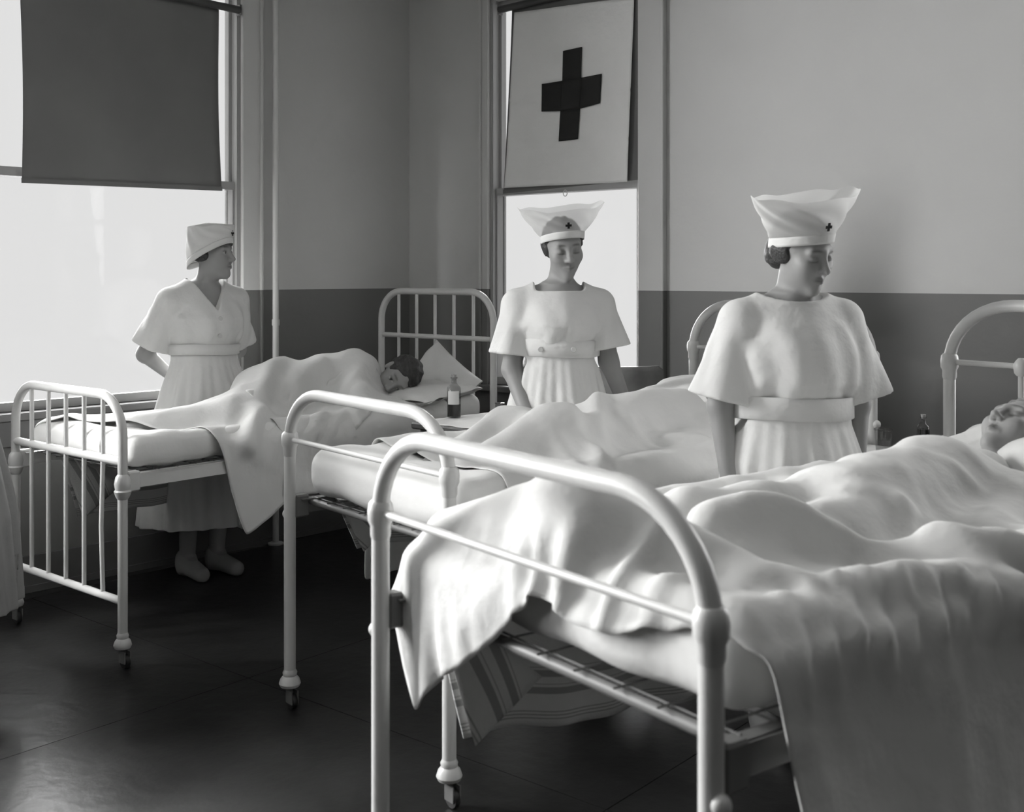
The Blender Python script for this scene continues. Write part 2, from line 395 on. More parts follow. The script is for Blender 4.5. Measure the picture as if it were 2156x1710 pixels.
o = mesh_obj('cross', v, f, CROSS, fe); o['label'] = 'dark cross with equal arms'; o.modifiers.new('thickness', 'SOLIDIFY').thickness = .0012
# ------------------------------------------------------------------ signed distance sculpting (for bodies and clothes)
def smin(a, b, k): 
    h = np.clip(.5+.5*(b-a)/k, 0, 1); return b*(1-h)+a*h-k*h*(1-h)
def smax(a, b, k): return -smin(-a, -b, k)
def ell(p, c, r):
    q = (p-np.asarray(c))/np.asarray(r); n = np.sqrt((q*q).sum(-1)); m = np.sqrt(((q/np.asarray(r))**2).sum(-1))+1e-9
    return n*(n-1)/m
def caps(p, a, b, ra, rb=None):
    rb = ra if rb is None else rb
    a = np.asarray(a, float); b = np.asarray(b, float); ab = b-a
    t = np.clip(((p-a)@ab)/(ab@ab+1e-12), 0, 1); d = p-a-t[:, None]*ab
    return np.sqrt((d*d).sum(-1)) - (ra+(rb-ra)*t)
def near(bb, a, b, m):
    lo, hi = bb; a = np.asarray(a, float); b = np.asarray(b, float)
    return bool(((np.minimum(a, b)-m) < hi).all() and ((np.maximum(a, b)+m) > lo).all())
def ball(p, c, r):
    d = p-np.asarray(c); return np.sqrt((d*d).sum(-1))-r
def rbox(p, c, h, r):
    q = np.abs(p-np.asarray(c))-(np.asarray(h)-r); return np.sqrt((np.maximum(q, 0)**2).sum(-1))+np.minimum(q.max(-1), 0)-r
def sdf_mesh(fn, lo, hi, h, B=8, margin=1.5):
    lo = np.asarray(lo, float); hi = np.asarray(hi, float)
    nb = np.ceil((hi-lo)/(h*B)).astype(int)+1; n = nb*B
    ctr = np.stack(np.meshgrid(*[np.arange(k) for k in nb], indexing='ij'), -1).reshape(-1, 3)
    d = fn(lo + (ctr*B+(B-1)/2)*h)
    V = np.repeat(np.repeat(np.repeat(np.where(d < 0, -1., 1.).reshape(nb).astype(np.float32), B, 0), B, 1), B, 2)
    act = ctr[np.abs(d) < B*h*.87*margin]
    k4 = act//3; act = act[np.lexsort((k4[:, 0], k4[:, 1], k4[:, 2]))]
    off = np.stack(np.meshgrid(*[np.arange(B)]*3, indexing='ij'), -1).reshape(-1, 3)
    for s in range(0, len(act), 48):
        idx = (act[s:s+48, None, :]*B+off[None]).reshape(-1, 3)
        V[idx[:, 0], idx[:, 1], idx[:, 2]] = fn(lo+idx*h)
    S = V < 0
    c8 = [(i, j, k) for i in (0, 1) for j in (0, 1) for k in (0, 1)]
    cnt = np.zeros(np.array(S.shape)-1, np.int8)
    for (i, j, k) in c8: cnt += S[i:S.shape[0]-1+i, j:S.shape[1]-1+j, k:S.shape[2]-1+k]
    cells = np.argwhere((cnt > 0) & (cnt < 8))
    vals = np.stack([V[cells[:, 0]+i, cells[:, 1]+j, cells[:, 2]+k] for (i, j, k) in c8], 1)
    cor = np.array(c8, float); acc = np.zeros((len(cells), 3)); num = np.zeros(len(cells))
    for a in range(8):
        for b in range(a+1, 8):
            if np.abs(cor[a]-cor[b]).sum() == 1:
                va, vb = vals[:, a], vals[:, b]; m = (va < 0) != (vb < 0)
                t = np.where(m, va/np.where(m, va-vb, 1), 0)
                acc += np.where(m[:, None], cor[a]+t[:, None]*(cor[b]-cor[a]), 0); num += m
    verts = lo+(cells+acc/num[:, None])*h
    vid = -np.ones(cnt.shape, np.int32); vid[cells[:, 0], cells[:, 1], cells[:, 2]] = np.arange(len(cells))
    quads = []
    for ax in range(3):
        u, w = [(1, 2), (2, 0), (0, 1)][ax]
        sl0 = [slice(None)]*3; sl1 = [slice(None)]*3; sl0[ax] = slice(0, -1); sl1[ax] = slice(1, None)
        e = np.argwhere(S[tuple(sl0)] != S[tuple(sl1)])
        e = e[(e[:, u] > 0) & (e[:, w] > 0) & (e[:, u] < cnt.shape[u]) & (e[:, w] < cnt.shape[w])]
        def g(du, dw):
            q = e.copy(); q[:, u] -= du; q[:, w] -= dw; return vid[q[:, 0], q[:, 1], q[:, 2]]
        q4 = np.stack([g(0, 0), g(1, 0), g(1, 1), g(0, 1)], 1)
        fl_ = ~S[e[:, 0], e[:, 1], e[:, 2]]
        q4[fl_] = q4[fl_][:, ::-1]; quads.append(q4)
    q = np.concatenate(quads); q = q[(q >= 0).all(1)]
    return verts, q.astype(np.int32)
# ------------------------------------------------------------------ cloth settling (position based)
def _con(A, B, L, k):
    d = B-A; n = np.sqrt((d*d).sum(-1))+1e-9; c = d*(((n-L)/n)*(.5*k))[..., None]; A += c; B -= c
def wrinkle_field(ny, nx, seed, base, amp):
    """how much longer than its first lay the cloth is, place by place: what makes it pucker"""
    rng = np.random.default_rng(seed); u, v = np.meshgrid(np.linspace(0, 1, nx), np.linspace(0, 1, ny)); n = np.zeros((ny, nx))
    for k in range(9):
        a = rng.uniform(0, math.pi); f = rng.uniform(6, 26); n += np.sin(2*math.pi*f*(u*math.cos(a)+v*math.sin(a))*.5+rng.uniform(0, 6.3))
    return (base+amp*np.clip(n/3, -.3, 1)).astype(np.float32)
def drape(P, sp, sdf, steps=120, iters=8, clampf=None, bend=.06, gx=None, gy=None, fric=.985, damp=.975, seed=1):
    P = P.astype(np.float32).copy(); ny, nx, _ = P.shape; V = np.zeros_like(P); dt = 1/50.; rng = np.random.default_rng(seed)
    P += rng.normal(0, .0015, P.shape).astype(np.float32)
    gx = wrinkle_field(ny, nx, seed+1, .03, .05) if gx is None else gx; gy = wrinkle_field(ny, nx, seed+2, .02, .04) if gy is None else gy
    s0 = int(steps*.45); bump = np.clip(wrinkle_field(ny, nx, seed+7, 0, 1), -.2, 1)*np.float32(.0022)
    for st in range(steps):
        g_ = min(1, max(0, (st-s0)/(steps*.35)))
        if st == 0 or 0 < g_:
            lx_ = sp*(1+gx*g_).astype(np.float32); ly_ = sp*(1+gy*g_).astype(np.float32)
            dg = np.hypot(lx_, ly_)[:-1, :-1]; bx = 2*lx_[:, 1:-1]; by = 2*ly_[1:-1]
        V[..., 2] -= 9.8*dt; V *= damp
        sp_ = np.sqrt((V*V).sum(-1, keepdims=True)); V *= np.minimum(1, 2.0/(sp_+1e-9))
        Q = P+V*dt
        if 0 < g_ < 1: Q[..., 2] += bump; Q[..., 0] += bump*np.float32(.4)
        for it in range(iters):
            for o in (0, 1):
                m = (nx-o)//2; _con(Q[:, o:o+2*m:2], Q[:, o+1:o+1+2*m:2], lx_[:, o:o+2*m:2], 1)
                m = (ny-o)//2; _con(Q[o:o+2*m:2], Q[o+1:o+1+2*m:2], ly_[o:o+2*m:2], 1)
            if it % 2 == 0:
                for o in (0, 1):
                    m = (ny-o)//2
                    for a in (0, 1):
                        k = (nx-a)//2; D = dg[o:o+2*m:2, a:a+2*k:2]
                        _con(Q[o:o+2*m:2, a:a+2*k:2], Q[o+1:o+1+2*m:2, a+1:a+1+2*k:2], D, .3)
                        _con(Q[o+1:o+1+2*m:2, a:a+2*k:2], Q[o:o+2*m:2, a+1:a+1+2*k:2], D, .3)
                for o in range(4):
                    m = len(range(o, nx-2, 4)); _con(Q[:, o:nx-2:4], Q[:, o+2::4][:, :m], bx[:, o::4][:, :m], bend)
                    m = len(range(o, ny-2, 4)); _con(Q[o:ny-2:4], Q[o+2::4][:m], by[o::4][:m], bend)
            if it in (iters//2, iters-1):
                F = Q.reshape(-1, 3); d = sdf(F); hit = np.where(d < .006)[0]
                if len(hit):
                    p = F[hit]; e = np.float32(2e-3)
                    g = np.stack([sdf(p+np.eye(3, dtype=np.float32)[i]*e)-d[hit] for i in range(3)], 1); g /= np.sqrt((g*g).sum(1, keepdims=True))+1e-9
                    p2 = p+g*(.006-d[hit])[:, None]
                    old = P.reshape(-1, 3)[hit]; mv = p2-old; tn = mv-g*(mv*g).sum(1, keepdims=True)
                    F[hit] = p2-tn*fric*(1 if it == iters-1 else 0)
                if clampf: clampf(Q)
        V = (Q-P)/dt; P = Q
    return P
def grid_obj(name, P, m, parent=None, loc=None, rz=None, sub=1, thick=.003, smooth_it=0):
    ny, nx, _ = P.shape; idx = np.arange(ny*nx).reshape(ny, nx)
    q = np.stack([idx[:-1, :-1], idx[:-1, 1:], idx[1:, 1:], idx[1:, :-1]], -1).reshape(-1, 4)
    o = mesh_obj(name, P.reshape(-1, 3), q, m, parent, True, loc, rz)
    if smooth_it:
        s = o.modifiers.new('soften', 'SMOOTH'); s.iterations = smooth_it; s.factor = .5
    if sub:
        s = o.modifiers.new('subdivision', 'SUBSURF'); s.levels = sub; s.render_levels = sub
    s = o.modifiers.new('thickness', 'SOLIDIFY'); s.thickness = thick; s.offset = 0
    return o
def sheet_grid(cx, cy, wx, wy, rot, z, sp):
    nx, ny = int(wx/sp)+1, int(wy/sp)+1
    u, v = np.meshgrid((np.arange(nx)-(nx-1)/2)*sp, (np.arange(ny)-(ny-1)/2)*sp)
    c, s = math.cos(rot), math.sin(rot)
    return np.stack([cx+c*u-s*v, cy+s*u+c*v, np.full_like(u, z)], -1)
# ------------------------------------------------------------------ iron beds
class Bed: pass
def arch_pts(W, zj, zt, R, n=10):
    h = W/2; pts = [(-h, zj)]
    for i in range(n+1):
        a = math.pi/2*i/n; pts.append((-h+R*(1-math.cos(a)), zt-R+R*math.sin(a)) if zt-R >= zj else (-h+R*(1-math.cos(a)), zj+(zt-zj)*math.sin(a)))
    return pts + [(-x, z) for x, z in reversed(pts)]
def caster(bed_e, x, y, r):
    c = MB().lathe([(r*1.0, .125), (r*1.25, .115), (r*1.15, .105), (r*1.6, .095), (r*1.85, .08), (r*1.6, .07), (r*.7, .066)], (x, y, 0), 20).build('leg_foot', ENAMEL, bed_e)
    st = MB().tube([(x, y, .09), (x+.005, y, .05)], .008, 8); st.box(x-.004, x+.034, y-.013, y-.009, .02, .062).box(x-.004, x+.034, y+.009, y+.013, .02, .062)
    s = st.build('caster', IRON, bed_e, smooth=False)
    MB().lathe([(.0, -.008), (.024, -.008), (.026, -.004), (.026, .004), (.024, .008), (0, .008)], (x+.016, y, .0262), 18, 'y').build('wheel', RUBBER, s)
def make_bed(name, label, loc, a_deg, W, L, zj, zt, hzj, hzt, rp=.0205, style='hoop', group='iron hospital beds', zr=.66):
    B = Bed(); B.rz = -math.radians(a_deg); B.loc = Vector((loc[0], loc[1], 0)); B.W, B.L = W, L
    e = B.e = empty(name, B.loc, B.rz, label, 'bed', group)
    h = W/2
    for (y, j, t, end) in ((0, zj, zt, 'foot'), (L, hzj, hzt, 'head')):
        for s in (-1, 1):
            MB().tube([(s*h, y, .1), (s*h, y, j)], rp, 18).build('leg', ENAMEL, e)
            caster(e, s*h, y, rp)
        if style == 'hoop':
            for s in (-1, 1):
                MB().lathe([(rp, -.05), (rp*1.15, -.042), (rp*1.15, -.022), (rp*1.42, -.012), (rp*1.46, .008), (rp*1.35, .022), (rp*1.02, .03)], (s*h, y, j), 20).build('knuckle', ENAMEL, e)
                MB().ball((s*(h+.018), y, j-.24), .016).build('bolt_knob', ENAMEL, e)
            R = min(t-j+.02, .21)
            pts = [(x, y, z) for x, z in arch_pts(W, j, t-.02, R if end == 'head' else .19)]
            MB().tube(pts, rp*.98, 16).build('bent_tube', ENAMEL, e)
            MB().tube([(-h, y, j+.004), (h, y, j+.004)], .0085, 10).build('cross_rod', ENAMEL, e)
            yy = y+.07 if end == 'foot' else y
            MB().tube([(-h, yy, zr-.012), (h, yy, zr-.012)], .011, 10).build('cross_rod', IRON, e)
            if end == 'head':
                for k in range(3):
                    x = -h+W*(k+1)/4
                    MB().lathe([(.012, -.026), (.019, -.018), (.021, -.004), (.021, .008), (.015, .018), (.008, .026)], (x, y, j+.002), 14).build('rosette', ENAMEL, e)
                    MB().tube([(x, y, .66), (x, y, j)], .0085, 10).build('spindle', ENAMEL, e)
        else:
            mid, low = (j, .62) if end == 'head' else (.735, .235)
            pts = [(x, y, z) for x, z in arch_pts(W, j-.1, t-rp, .15)]
            pts[0] = (pts[0][0], y, j-.3); pts[-1] = (pts[-1][0], y, j-.3)
            MB().tube(pts, rp*.98, 16).build('bent_tube', ENAMEL, e)
            MB().tube([(-h, y, mid), (h, y, mid)], .0155 if end == 'foot' else .0125, 12).build('cross_rail', ENAMEL, e)
            MB().tube([(-h, y, low), (h, y, low)], .0145, 12).build('cross_rail', ENAMEL, e)
            for k in range(5):
                x = -h+W*(k+1)/6
                bend = .012 if (k == 4 and end == 'foot') else 0
                MB().tube([(x, y, low), (x-bend, y, (low+mid)/2), (x, y, mid), (x, y, t-rp)], .0085, 10).build('spindle', ENAMEL, e)
            for s in (-1, 1):
                MB().lathe([(rp, .035), (rp*1.45, .025), (rp*1.7, .0), (rp*1.5, -.02), (rp*1.75, -.026), (rp*1.4, -.045), (rp, -.055)], (s*h, y, .655), 20).build('knuckle', ENAMEL, e)
    for s in (-1, 1):
        m = MB().box(s*(h-.012)-.018, s*(h-.012)+.018, .03, L-.03, zr-.004, zr+.0); m.box(s*h-.003, s*h+.003, .03, L-.03, zr-.05, zr)
        m.build('side_rail', IRON if style == 'hoop' else ENAMEL, e, smooth=False)
        for y in (.012, L-.012):
            MB().box(s*h-.016, s*h+.016, min(y, y), y+.06*(1 if y < 1 else -1), zr-.075, zr+.02, .004) if False else None
            y0, y1 = (y, y+.05) if y < 1 else (y-.05, y)
            MB().box(s*h-.018, s*h+.018, y0, y1, zr-.06, zr+.012, .005).build('corner_bracket', ENAMEL if style != 'hoop' else IRON, e, smooth=False)
    # woven wire springs: crosswise and lengthwise wires
    m = MB()
    for k in range(24): yy = .08+(L-.16)*k/23; m.tube([(-h+.02, yy, zr), (h-.02, yy, zr)], .0022, 5, False)
    for k in range(9): xx = -h+.06+(W-.12)*k/8; m.tube([(xx, .05, zr+.003), (xx, L-.05, zr+.003)], .0022, 5, False)
    o = m.build('spring_wires', IRON, e, smooth=False); o['kind'] = 'stuff'
    return B
def sag_depth(B, p):
    return B.sag*np.exp(-(p[:, 0]/.30)**4)*np.clip((p[:, 1]-.12)/.35, 0, 1)*np.clip((B.L-.1-p[:, 1])/.3, 0, 1)
def mattress(B, label, z0, z1, inset=.02, foot=.035, head=.05, sag=.06):
    B.sag = sag
    x = B.W/2-inset; L0, L1 = foot, B.L-head
    c = (0, (L0+L1)/2, (z0+z1)/2); h = (x, (L1-L0)/2, (z1-z0)/2)
    def fn(p):
        q = p.copy(); q[:, 2] = q[:, 2]+sag_depth(B, p)*(p[:, 2] > c[2])
        d = rbox(q, c, h, min(.065, h[2]*.8))
        d += .004*np.sin(q[:, 0]*23+np.sin(q[:, 1]*9))*np.sin(q[:, 1]*19) + .003*np.sin(q[:, 1]*41+q[:, 0]*7)
        d += .006*np.exp(-((q[:, 2]-z1+.03)/.009)**2)*0
        return d
    v, f = sdf_mesh(fn, (-x-.03, L0-.03, z0-.03), (x+.03, L1+.03, z1+.03), .014)
    o = mesh_obj('mattress', v, f, TICKING, None, True, B.loc, B.rz)
    tag(o, label, 'mattress', 'mattresses on the iron beds')
    B.mc, B.mh, B.mz = c, h, z1
    return o
def col_sdf(B, body):
    def fn(p):
        q = p.copy(); q[:, 2] = q[:, 2]+sag_depth(B, p)
        d = np.minimum(rbox(q, B.mc, B.mh, .06), rbox(p, (0, B.L/2, B.mc[2]-.05), (B.W/2+.008, B.L/2-.05, B.mh[2]), .03))
        if body is not None: d = smin(d, body(p), .03)
        return np.minimum(d, p[:, 2]-.012)
    return fn
# ------------------------------------------------------------------ people
def head_sdf(q, ears=True):
    x = np.abs(q[:, 0]); m = np.stack([x, q[:, 1], q[:, 2]], 1)
    d = ell(m, (0, .017, .036), (.073, .092, .080))
    d = smin(d, ell(m, (0, -.020, -.034), (.0585, .064, .082)), .035)
    d = smin(d, ball(m, (0, -.062, -.097), .019), .03)
    d = smin(d, ball(m, (.036, -.054, -.020), .025), .03)
    d = smin(d, caps(m, (0, -.079, .026), (.036, -.070, .027), .011), .02)
    d = smax(d, -ball(m, (.0315, -.0985, .007), .020), .016)
    d = smin(d, ell(m, (.0315, -.0705, .006), (.0150, .0130, .0120)), .004)
    d = smin(d, caps(m, (0, -.081, .018), (0, -.102, -.024), .0075, .0100), .013)
    d = smin(d, ball(m, (0, -.1035, -.0275), .0098), .008)
    d = smin(d, ball(m, (.0120, -.0925, -.0300), .0080), .008)
    d = smax(d, -ball(m, (.0065, -.0985, -.0400), .0042), .004)
    d = smin(d, caps(m, (0, -.0885, -.0560), (.021, -.0760, -.0600), .0056, .0030), .006)
    d = smin(d, caps(m, (0, -.0875, -.0665), (.018, -.0760, -.0640), .0066, .0035), .006)
    d = smax(d, -caps(m, (0, -.0960, -.0612), (.020, -.0830, -.0618), .0022), .003)
    if ears: d = smin(d, ell(m, (.0725, .014, .000), (.009, .018, .030)), .008)
    return d
def head_tint(q, eyes):
    x = np.abs(q[:, 0]); y = q[:, 1]; z = q[:, 2]; t = np.ones(len(q)); fr = y < -.055
    lip = np.exp(-(x/.021)**4)*np.exp(-((z+.0612)/.0105)**4)*(y < -.070); t *= 1-.2*lip
    t *= 1-.45*np.exp(-(x/.021)**4)*np.exp(-((z+.0614)/.0028)**2)*(y < -.066)
    bz = .0285+.004*np.cos((x-.03)*60); t *= 1-.62*np.exp(-((z-bz)/.0042)**2)*np.exp(-((x-.030)/.017)**4)*fr
    if eyes == 'closed':
        t *= 1-.55*np.exp(-((z+.0025-.06*(x-.0315)**2*20)/.0027)**2)*np.exp(-((x-.0315)/.0145)**6)*fr
        t *= 1-.18*np.exp(-((z-.006)/.012)**2)*np.exp(-((x-.0315)/.017)**4)*fr
    else:
        e = ((x-.0315)/.0135)**2+((z-.005)/.0062)**2
        t = np.where((e < 1)*fr, 1.5, t); i = ((x-.0315)/.0062)**2+((z-.005)/.0066)**2
        t = np.where((i < 1)*fr, .12, t); t *= 1-.6*np.exp(-((z-.0115)/.0028)**2)*np.exp(-((x-.0315)/.0145)**6)*fr
    t *= 1-.25*np.exp(-((x-.0068)/.004)**2-((z+.0405)/.004)**2)*fr
    return t
def frame(f, u):
    """rotation whose columns are the head's x, y (back) and z (crown) axes"""
    f = Vector(f).normalized(); u = Vector(u); u = (u-f*u.dot(f)).normalized(); b = -f; x = b.cross(u)
    return np.array([[x.x, b.x, u.x], [x.y, b.y, u.y], [x.z, b.z, u.z]])
def yaw_frame(yaw, pitch, roll):
    m = Matrix.Rotation(math.radians(yaw), 3, 'Z') @ Matrix.Rotation(math.radians(roll), 3, 'Y') @ Matrix.Rotation(math.radians(pitch), 3, 'X')
    return np.array(m)
def hand_prims(wr, d, n, curl=.5, side=1, s=1.0):
    """capsules of a hand from wrist wr along d with the palm facing n"""
    d = Vector(d).normalized(); n = Vector(n); n = (n-d*n.dot(d)).normalized(); w_ = d.cross(n)*side
    wr = Vector(wr); P = []
    for k, off in enumerate((-.027, -.009, .009, .026)):
        P.append((wr+d*.005+w_*off*.6, wr+d*.082*s+w_*off*s, .0125*s, .0115*s))
        ln = (.066, .076, .072, .057)[k]*s; p0 = wr+d*.085*s+w_*off*s; a0 = p0
        for j, (fr, an) in enumerate(((.45, .35), (.32, .9), (.23, 1.3))):
            an *= curl*1.4; dd = d*math.cos(an)+n*math.sin(an); b0 = a0+dd*ln*fr
            P.append((a0, b0, (.0092, .0085, .0078)[j]*s, (.0085, .0078, .0068)[j]*s)); a0 = b0
    t0 = wr+d*.022-w_*.020; t1 = t0+(d*.55-w_*.62+n*.35).normalized()*.044*s; t2 = t1+(d*.85-w_*.15+n*.4).normalized()*.036*s
    P += [(t0, t1, .0135*s, .0105*s), (t1, t2, .0105*s, .0085*s)]
    return P
def prof(p, tab, zc=True):
    T = np.array(tab); z = p[:, 2]; a = np.interp(z, T[:, 0], T[:, 1]); b = np.interp(z, T[:, 0], T[:, 2])
    d = (np.sqrt((p[:, 0]/a)**2+(p[:, 1]/b)**2)-1)*np.minimum(a, b)*.9
    return np.maximum(d, np.maximum(T[0, 0]-z, z-T[-1, 0])) if zc else d
TORSO = [(.78, .165, .115), (.90, .160, .112), (1.02, .125, .095), (1.16, .140, .105), (1.27, .150, .090), (1.33, .105, .072), (1.365, .055, .055)]
def set_tint(o, t):
    at = o.data.attributes.new('tint', 'FLOAT_COLOR', 'POINT'); c = np.ones((len(t), 4), np.float32); c[:, :3] = t[:, None]; at.data.foreach_set('color', c.ravel())
def nurse(name, label, loc, yaw, scale, arms, head, dress, neck, hem, belt, cap, hair_m=HAIR, curl=.6, eyes='closed', lean=0.0, mat_d=None, fold=1.0, res=.0042, buttons=None):
    e = empty(name, loc, math.radians(yaw), label, 'person', 'nurses on the ward'); e.scale = (scale,)*3
    hc, R = np.array(head[0]), head[1]
    prims = []
    for s in (-1, 1):
        prims += [((s*.085, 0, .86), (s*.08, -.01, .47), .085, .055), ((s*.08, -.01, .47), (s*.075, .02, .09), .055, .036),
                  ((s*.075, .02, .06), (s*.085, -.12, .035), .036, .03)]
    for (S, E, W_, hd, pn, cu, sd) in arms:
        prims += [(S, E, .048, .039), (E, W_, .039, .027)]; prims += hand_prims(W_, hd, pn, cu, sd)
    lo_b = np.min([np.minimum(np.array(a), np.array(b))-r for a, b, r, _ in prims]+[hc-.15, (-.22, -.16, 0)], 0)
    hi_b = np.max([np.maximum(np.array(a), np.array(b))+r for a, b, r, _ in prims]+[hc+.16, (.22, .16, 1.4)], 0)
    nb = hc + R@np.array([0, .022, -.07])
    def body(p):
        d = prof(p, TORSO); bb = (p.min(0), p.max(0))
        d = smin(d, caps(p, (0, .012, 1.30), nb, .056, .047), .03)
        for s in (-1, 1): d = smin(d, caps(p, (s*.02, .015, 1.345), (s*.15, .008, 1.30), .034, .046), .03)
        for k, (a, b, ra, rb) in enumerate(prims):
            if near(bb, a, b, ra+.06): d = smin(d, caps(p, a, b, ra, rb), .02 if ra > .03 else .006)
        m = ((p-hc)**2).sum(1) < .19**2
        if m.any(): d[m] = smin(d[m], head_sdf((p[m]-hc)@R, False), .022)
        return d
    v, f = sdf_mesh(body, lo_b, hi_b, res)
    o = mesh_obj('body', v, f, SKIN, e); q = (v-hc)@R
    t = np.ones(len(v)); m = (q**2).sum(1) < .16**2; t[m] = head_tint(q[m], eyes); t = np.where(v[:, 2] < .75, .95, t); set_tint(o, t)
    # shoes
    for s in (-1, 1):
        v, f = sdf_mesh(lambda p: smin(caps(p, (s*.075, .03, .045), (s*.087, -.15, .03), .046, .036), caps(p, (s*.075, .03, .02), (s*.076, .035, .075), .04, .045), .03), (s*.08-.07, -.22, -.02), (s*.08+.07, .12, .13), .008)
        v[:, 2] = np.maximum(v[:, 2], 0); mesh_obj('shoe', v, f, mat('pale_shoe', .34, .5), e)
    # hair
    def hair(p):
        q = (p-hc)@R; d = ell(q, (0, .024, .042), (.0795, .094, .084)); d = smin(d, ell(q, (0, .09, -.02), (.055, .045, .05)), .03) if cap.get('bun', True) else d; qa = np.stack([np.abs(q[:, 0]), q[:, 1], q[:, 2]], 1); d = smin(d, ell(qa, (.066, .030, .0), (.015, .036, .030)), .02)
        d += .003*np.sin(q[:, 0]*190+np.sin(q[:, 2]*70)*2)
        return smax(d, -(q[:, 1]+.040+1.0*np.maximum(q[:, 2]-.05, 0)-1.0*np.maximum(-.0-q[:, 2], 0)), .01)
    v, f = sdf_mesh(hair, hc-.16, hc+.16, .005); mesh_obj('hair', v, f, hair_m, e)
    # dress
    md = mat_d or COTTON
    sl = [(np.array(S), np.array(S)+(np.array(E)-np.array(S))*k, r0, r1) for (S, E, *_), (k, r0, r1) in zip(arms, dress['sleeves'])]
    bz = (belt[0]+belt[1])/2
    def folds(p):
        th = np.arctan2(p[:, 1], p[:, 0]); z = p[:, 2]
        sk = np.clip((bz-z)/.35, 0, 1); d = .015*sk*np.sin(th*10+1.6*np.sin(th*3+z*1.5))*(.6+.4*np.sin(th*4+1)) + .005*sk*np.sin(th*23+4*z)
        up = np.clip((z-bz)/.05, 0, 1)*np.clip((1.33-z)/.1, 0, 1)
        ga = np.clip((bz+.13-z)/.10, 0, 1); fr_ = np.clip(-p[:, 1]/.05, 0, 1)
        d -= fold*up*(.0045*np.sin(p[:, 0]*30+1.2*np.sin(z*8)+z*7) + .0065*ga*(np.abs(np.sin(p[:, 0]*42+1.3*np.sin(z*19)))-.6) + .0035*fr_*np.sin(p[:, 0]*58+2*np.sin(z*10)))
        return d
    def gown(p):
        d = prof(p, dress['tab']); bb = (p.min(0), p.max(0))
        for s in (-1, 1): d = smin(d, caps(p, (s*.03, .012, 1.335), (s*.165, .008, 1.285), .05, .062), .04)
        for (x, y, z, r) in dress.get('bust', ((.06, -.055, 1.16, .08),)):
            d = smin(d, ell(p, (0, y, z), (x+r, r*1.12, r*1.25)), .06)
        d += folds(p)
        for (a, b, r0, r1) in sl:
            if not near(bb, a, b, max(r0, r1)+.1): continue
            ax = (b-a)/np.linalg.norm(b-a); h = (p-a)@ax; L = np.linalg.norm(b-a)
            an_ = np.arctan2(p[:, 1]-b[1], p[:, 0]-b[0]); w_ = .008*(np.abs(np.sin(h*16+an_*1.5+p[:, 2]*9))-.6)*np.clip(h/L+.2, 0, 1)+.007*np.sin(an_*5+h*8)*np.clip(h/L, 0, 1)
            out = caps(p, a, b, r0, r1)+w_*fold; cut = h-L+.008
            inn = np.maximum(out+.017, L*.45-h)
            d = smin(d, smax(out, cut, .006), .022)
            d = smax(d, -np.where(cut > -L*.5, np.maximum(inn, -(h-L*.5)), 1.), .004)
        d = np.maximum(d, hem-p[:, 2])
        inn = prof(p, [(z_, a_-.014, b_-.014) for z_, a_, b_ in dress['tab']], False)+folds(p)
        d = np.maximum(d, -np.maximum(inn, p[:, 2]-(hem+.25)))
        return smax(d, -neck(p), .006)
    xs = max(abs(b[0])+r1+.03 for a, b, r0, r1 in sl); ys = max(.34, max(abs(b[1])+r1+.03 for a, b, r0, r1 in sl))
    v, f = sdf_mesh(gown, (-xs-.03, -ys, hem-.03), (xs+.03, ys, 1.46), .0062)
    mesh_obj('dress', v, f, md, e)
    # belt
    n, vv, ff = 72, [], []
    for j, (z, o_) in enumerate(((belt[0], .004), (belt[0]+.003, .012), (bz, .013), (belt[1]-.003, .012), (belt[1], .004))):
        T = np.array(dress['tab']); a = np.interp(z, T[:, 0], T[:, 1])+o_; b = np.interp(z, T[:, 0], T[:, 2])+o_
        for k in range(n): th = 2*math.pi*k/n; vv.append((a*math.cos(th), b*math.sin(th), z+.004*math.sin(th*2)))
    for j in range(4):
        for k in range(n): ff.append((j*n+k, j*n+(k+1) % n, (j+1)*n+(k+1) % n, (j+1)*n+k))
    mesh_obj('belt', vv, ff, md, e)
    for (x, z) in (buttons or []):
        T = np.array(dress['tab']); a = np.interp(z, T[:, 0], T[:, 1]); b = np.interp(z, T[:, 0], T[:, 2])
        y = -b*math.sqrt(max(0, 1-(x/a)**2))-.018
        MB().lathe([(0, -.004), (.010, -.004), (.011, 0), (.009, .003), (0, .004)], (x, y, z), 12, 'y').build('button', mat('pearl_button', .6, .3), e)
    make_cap(e, hc, R, cap)
    return e
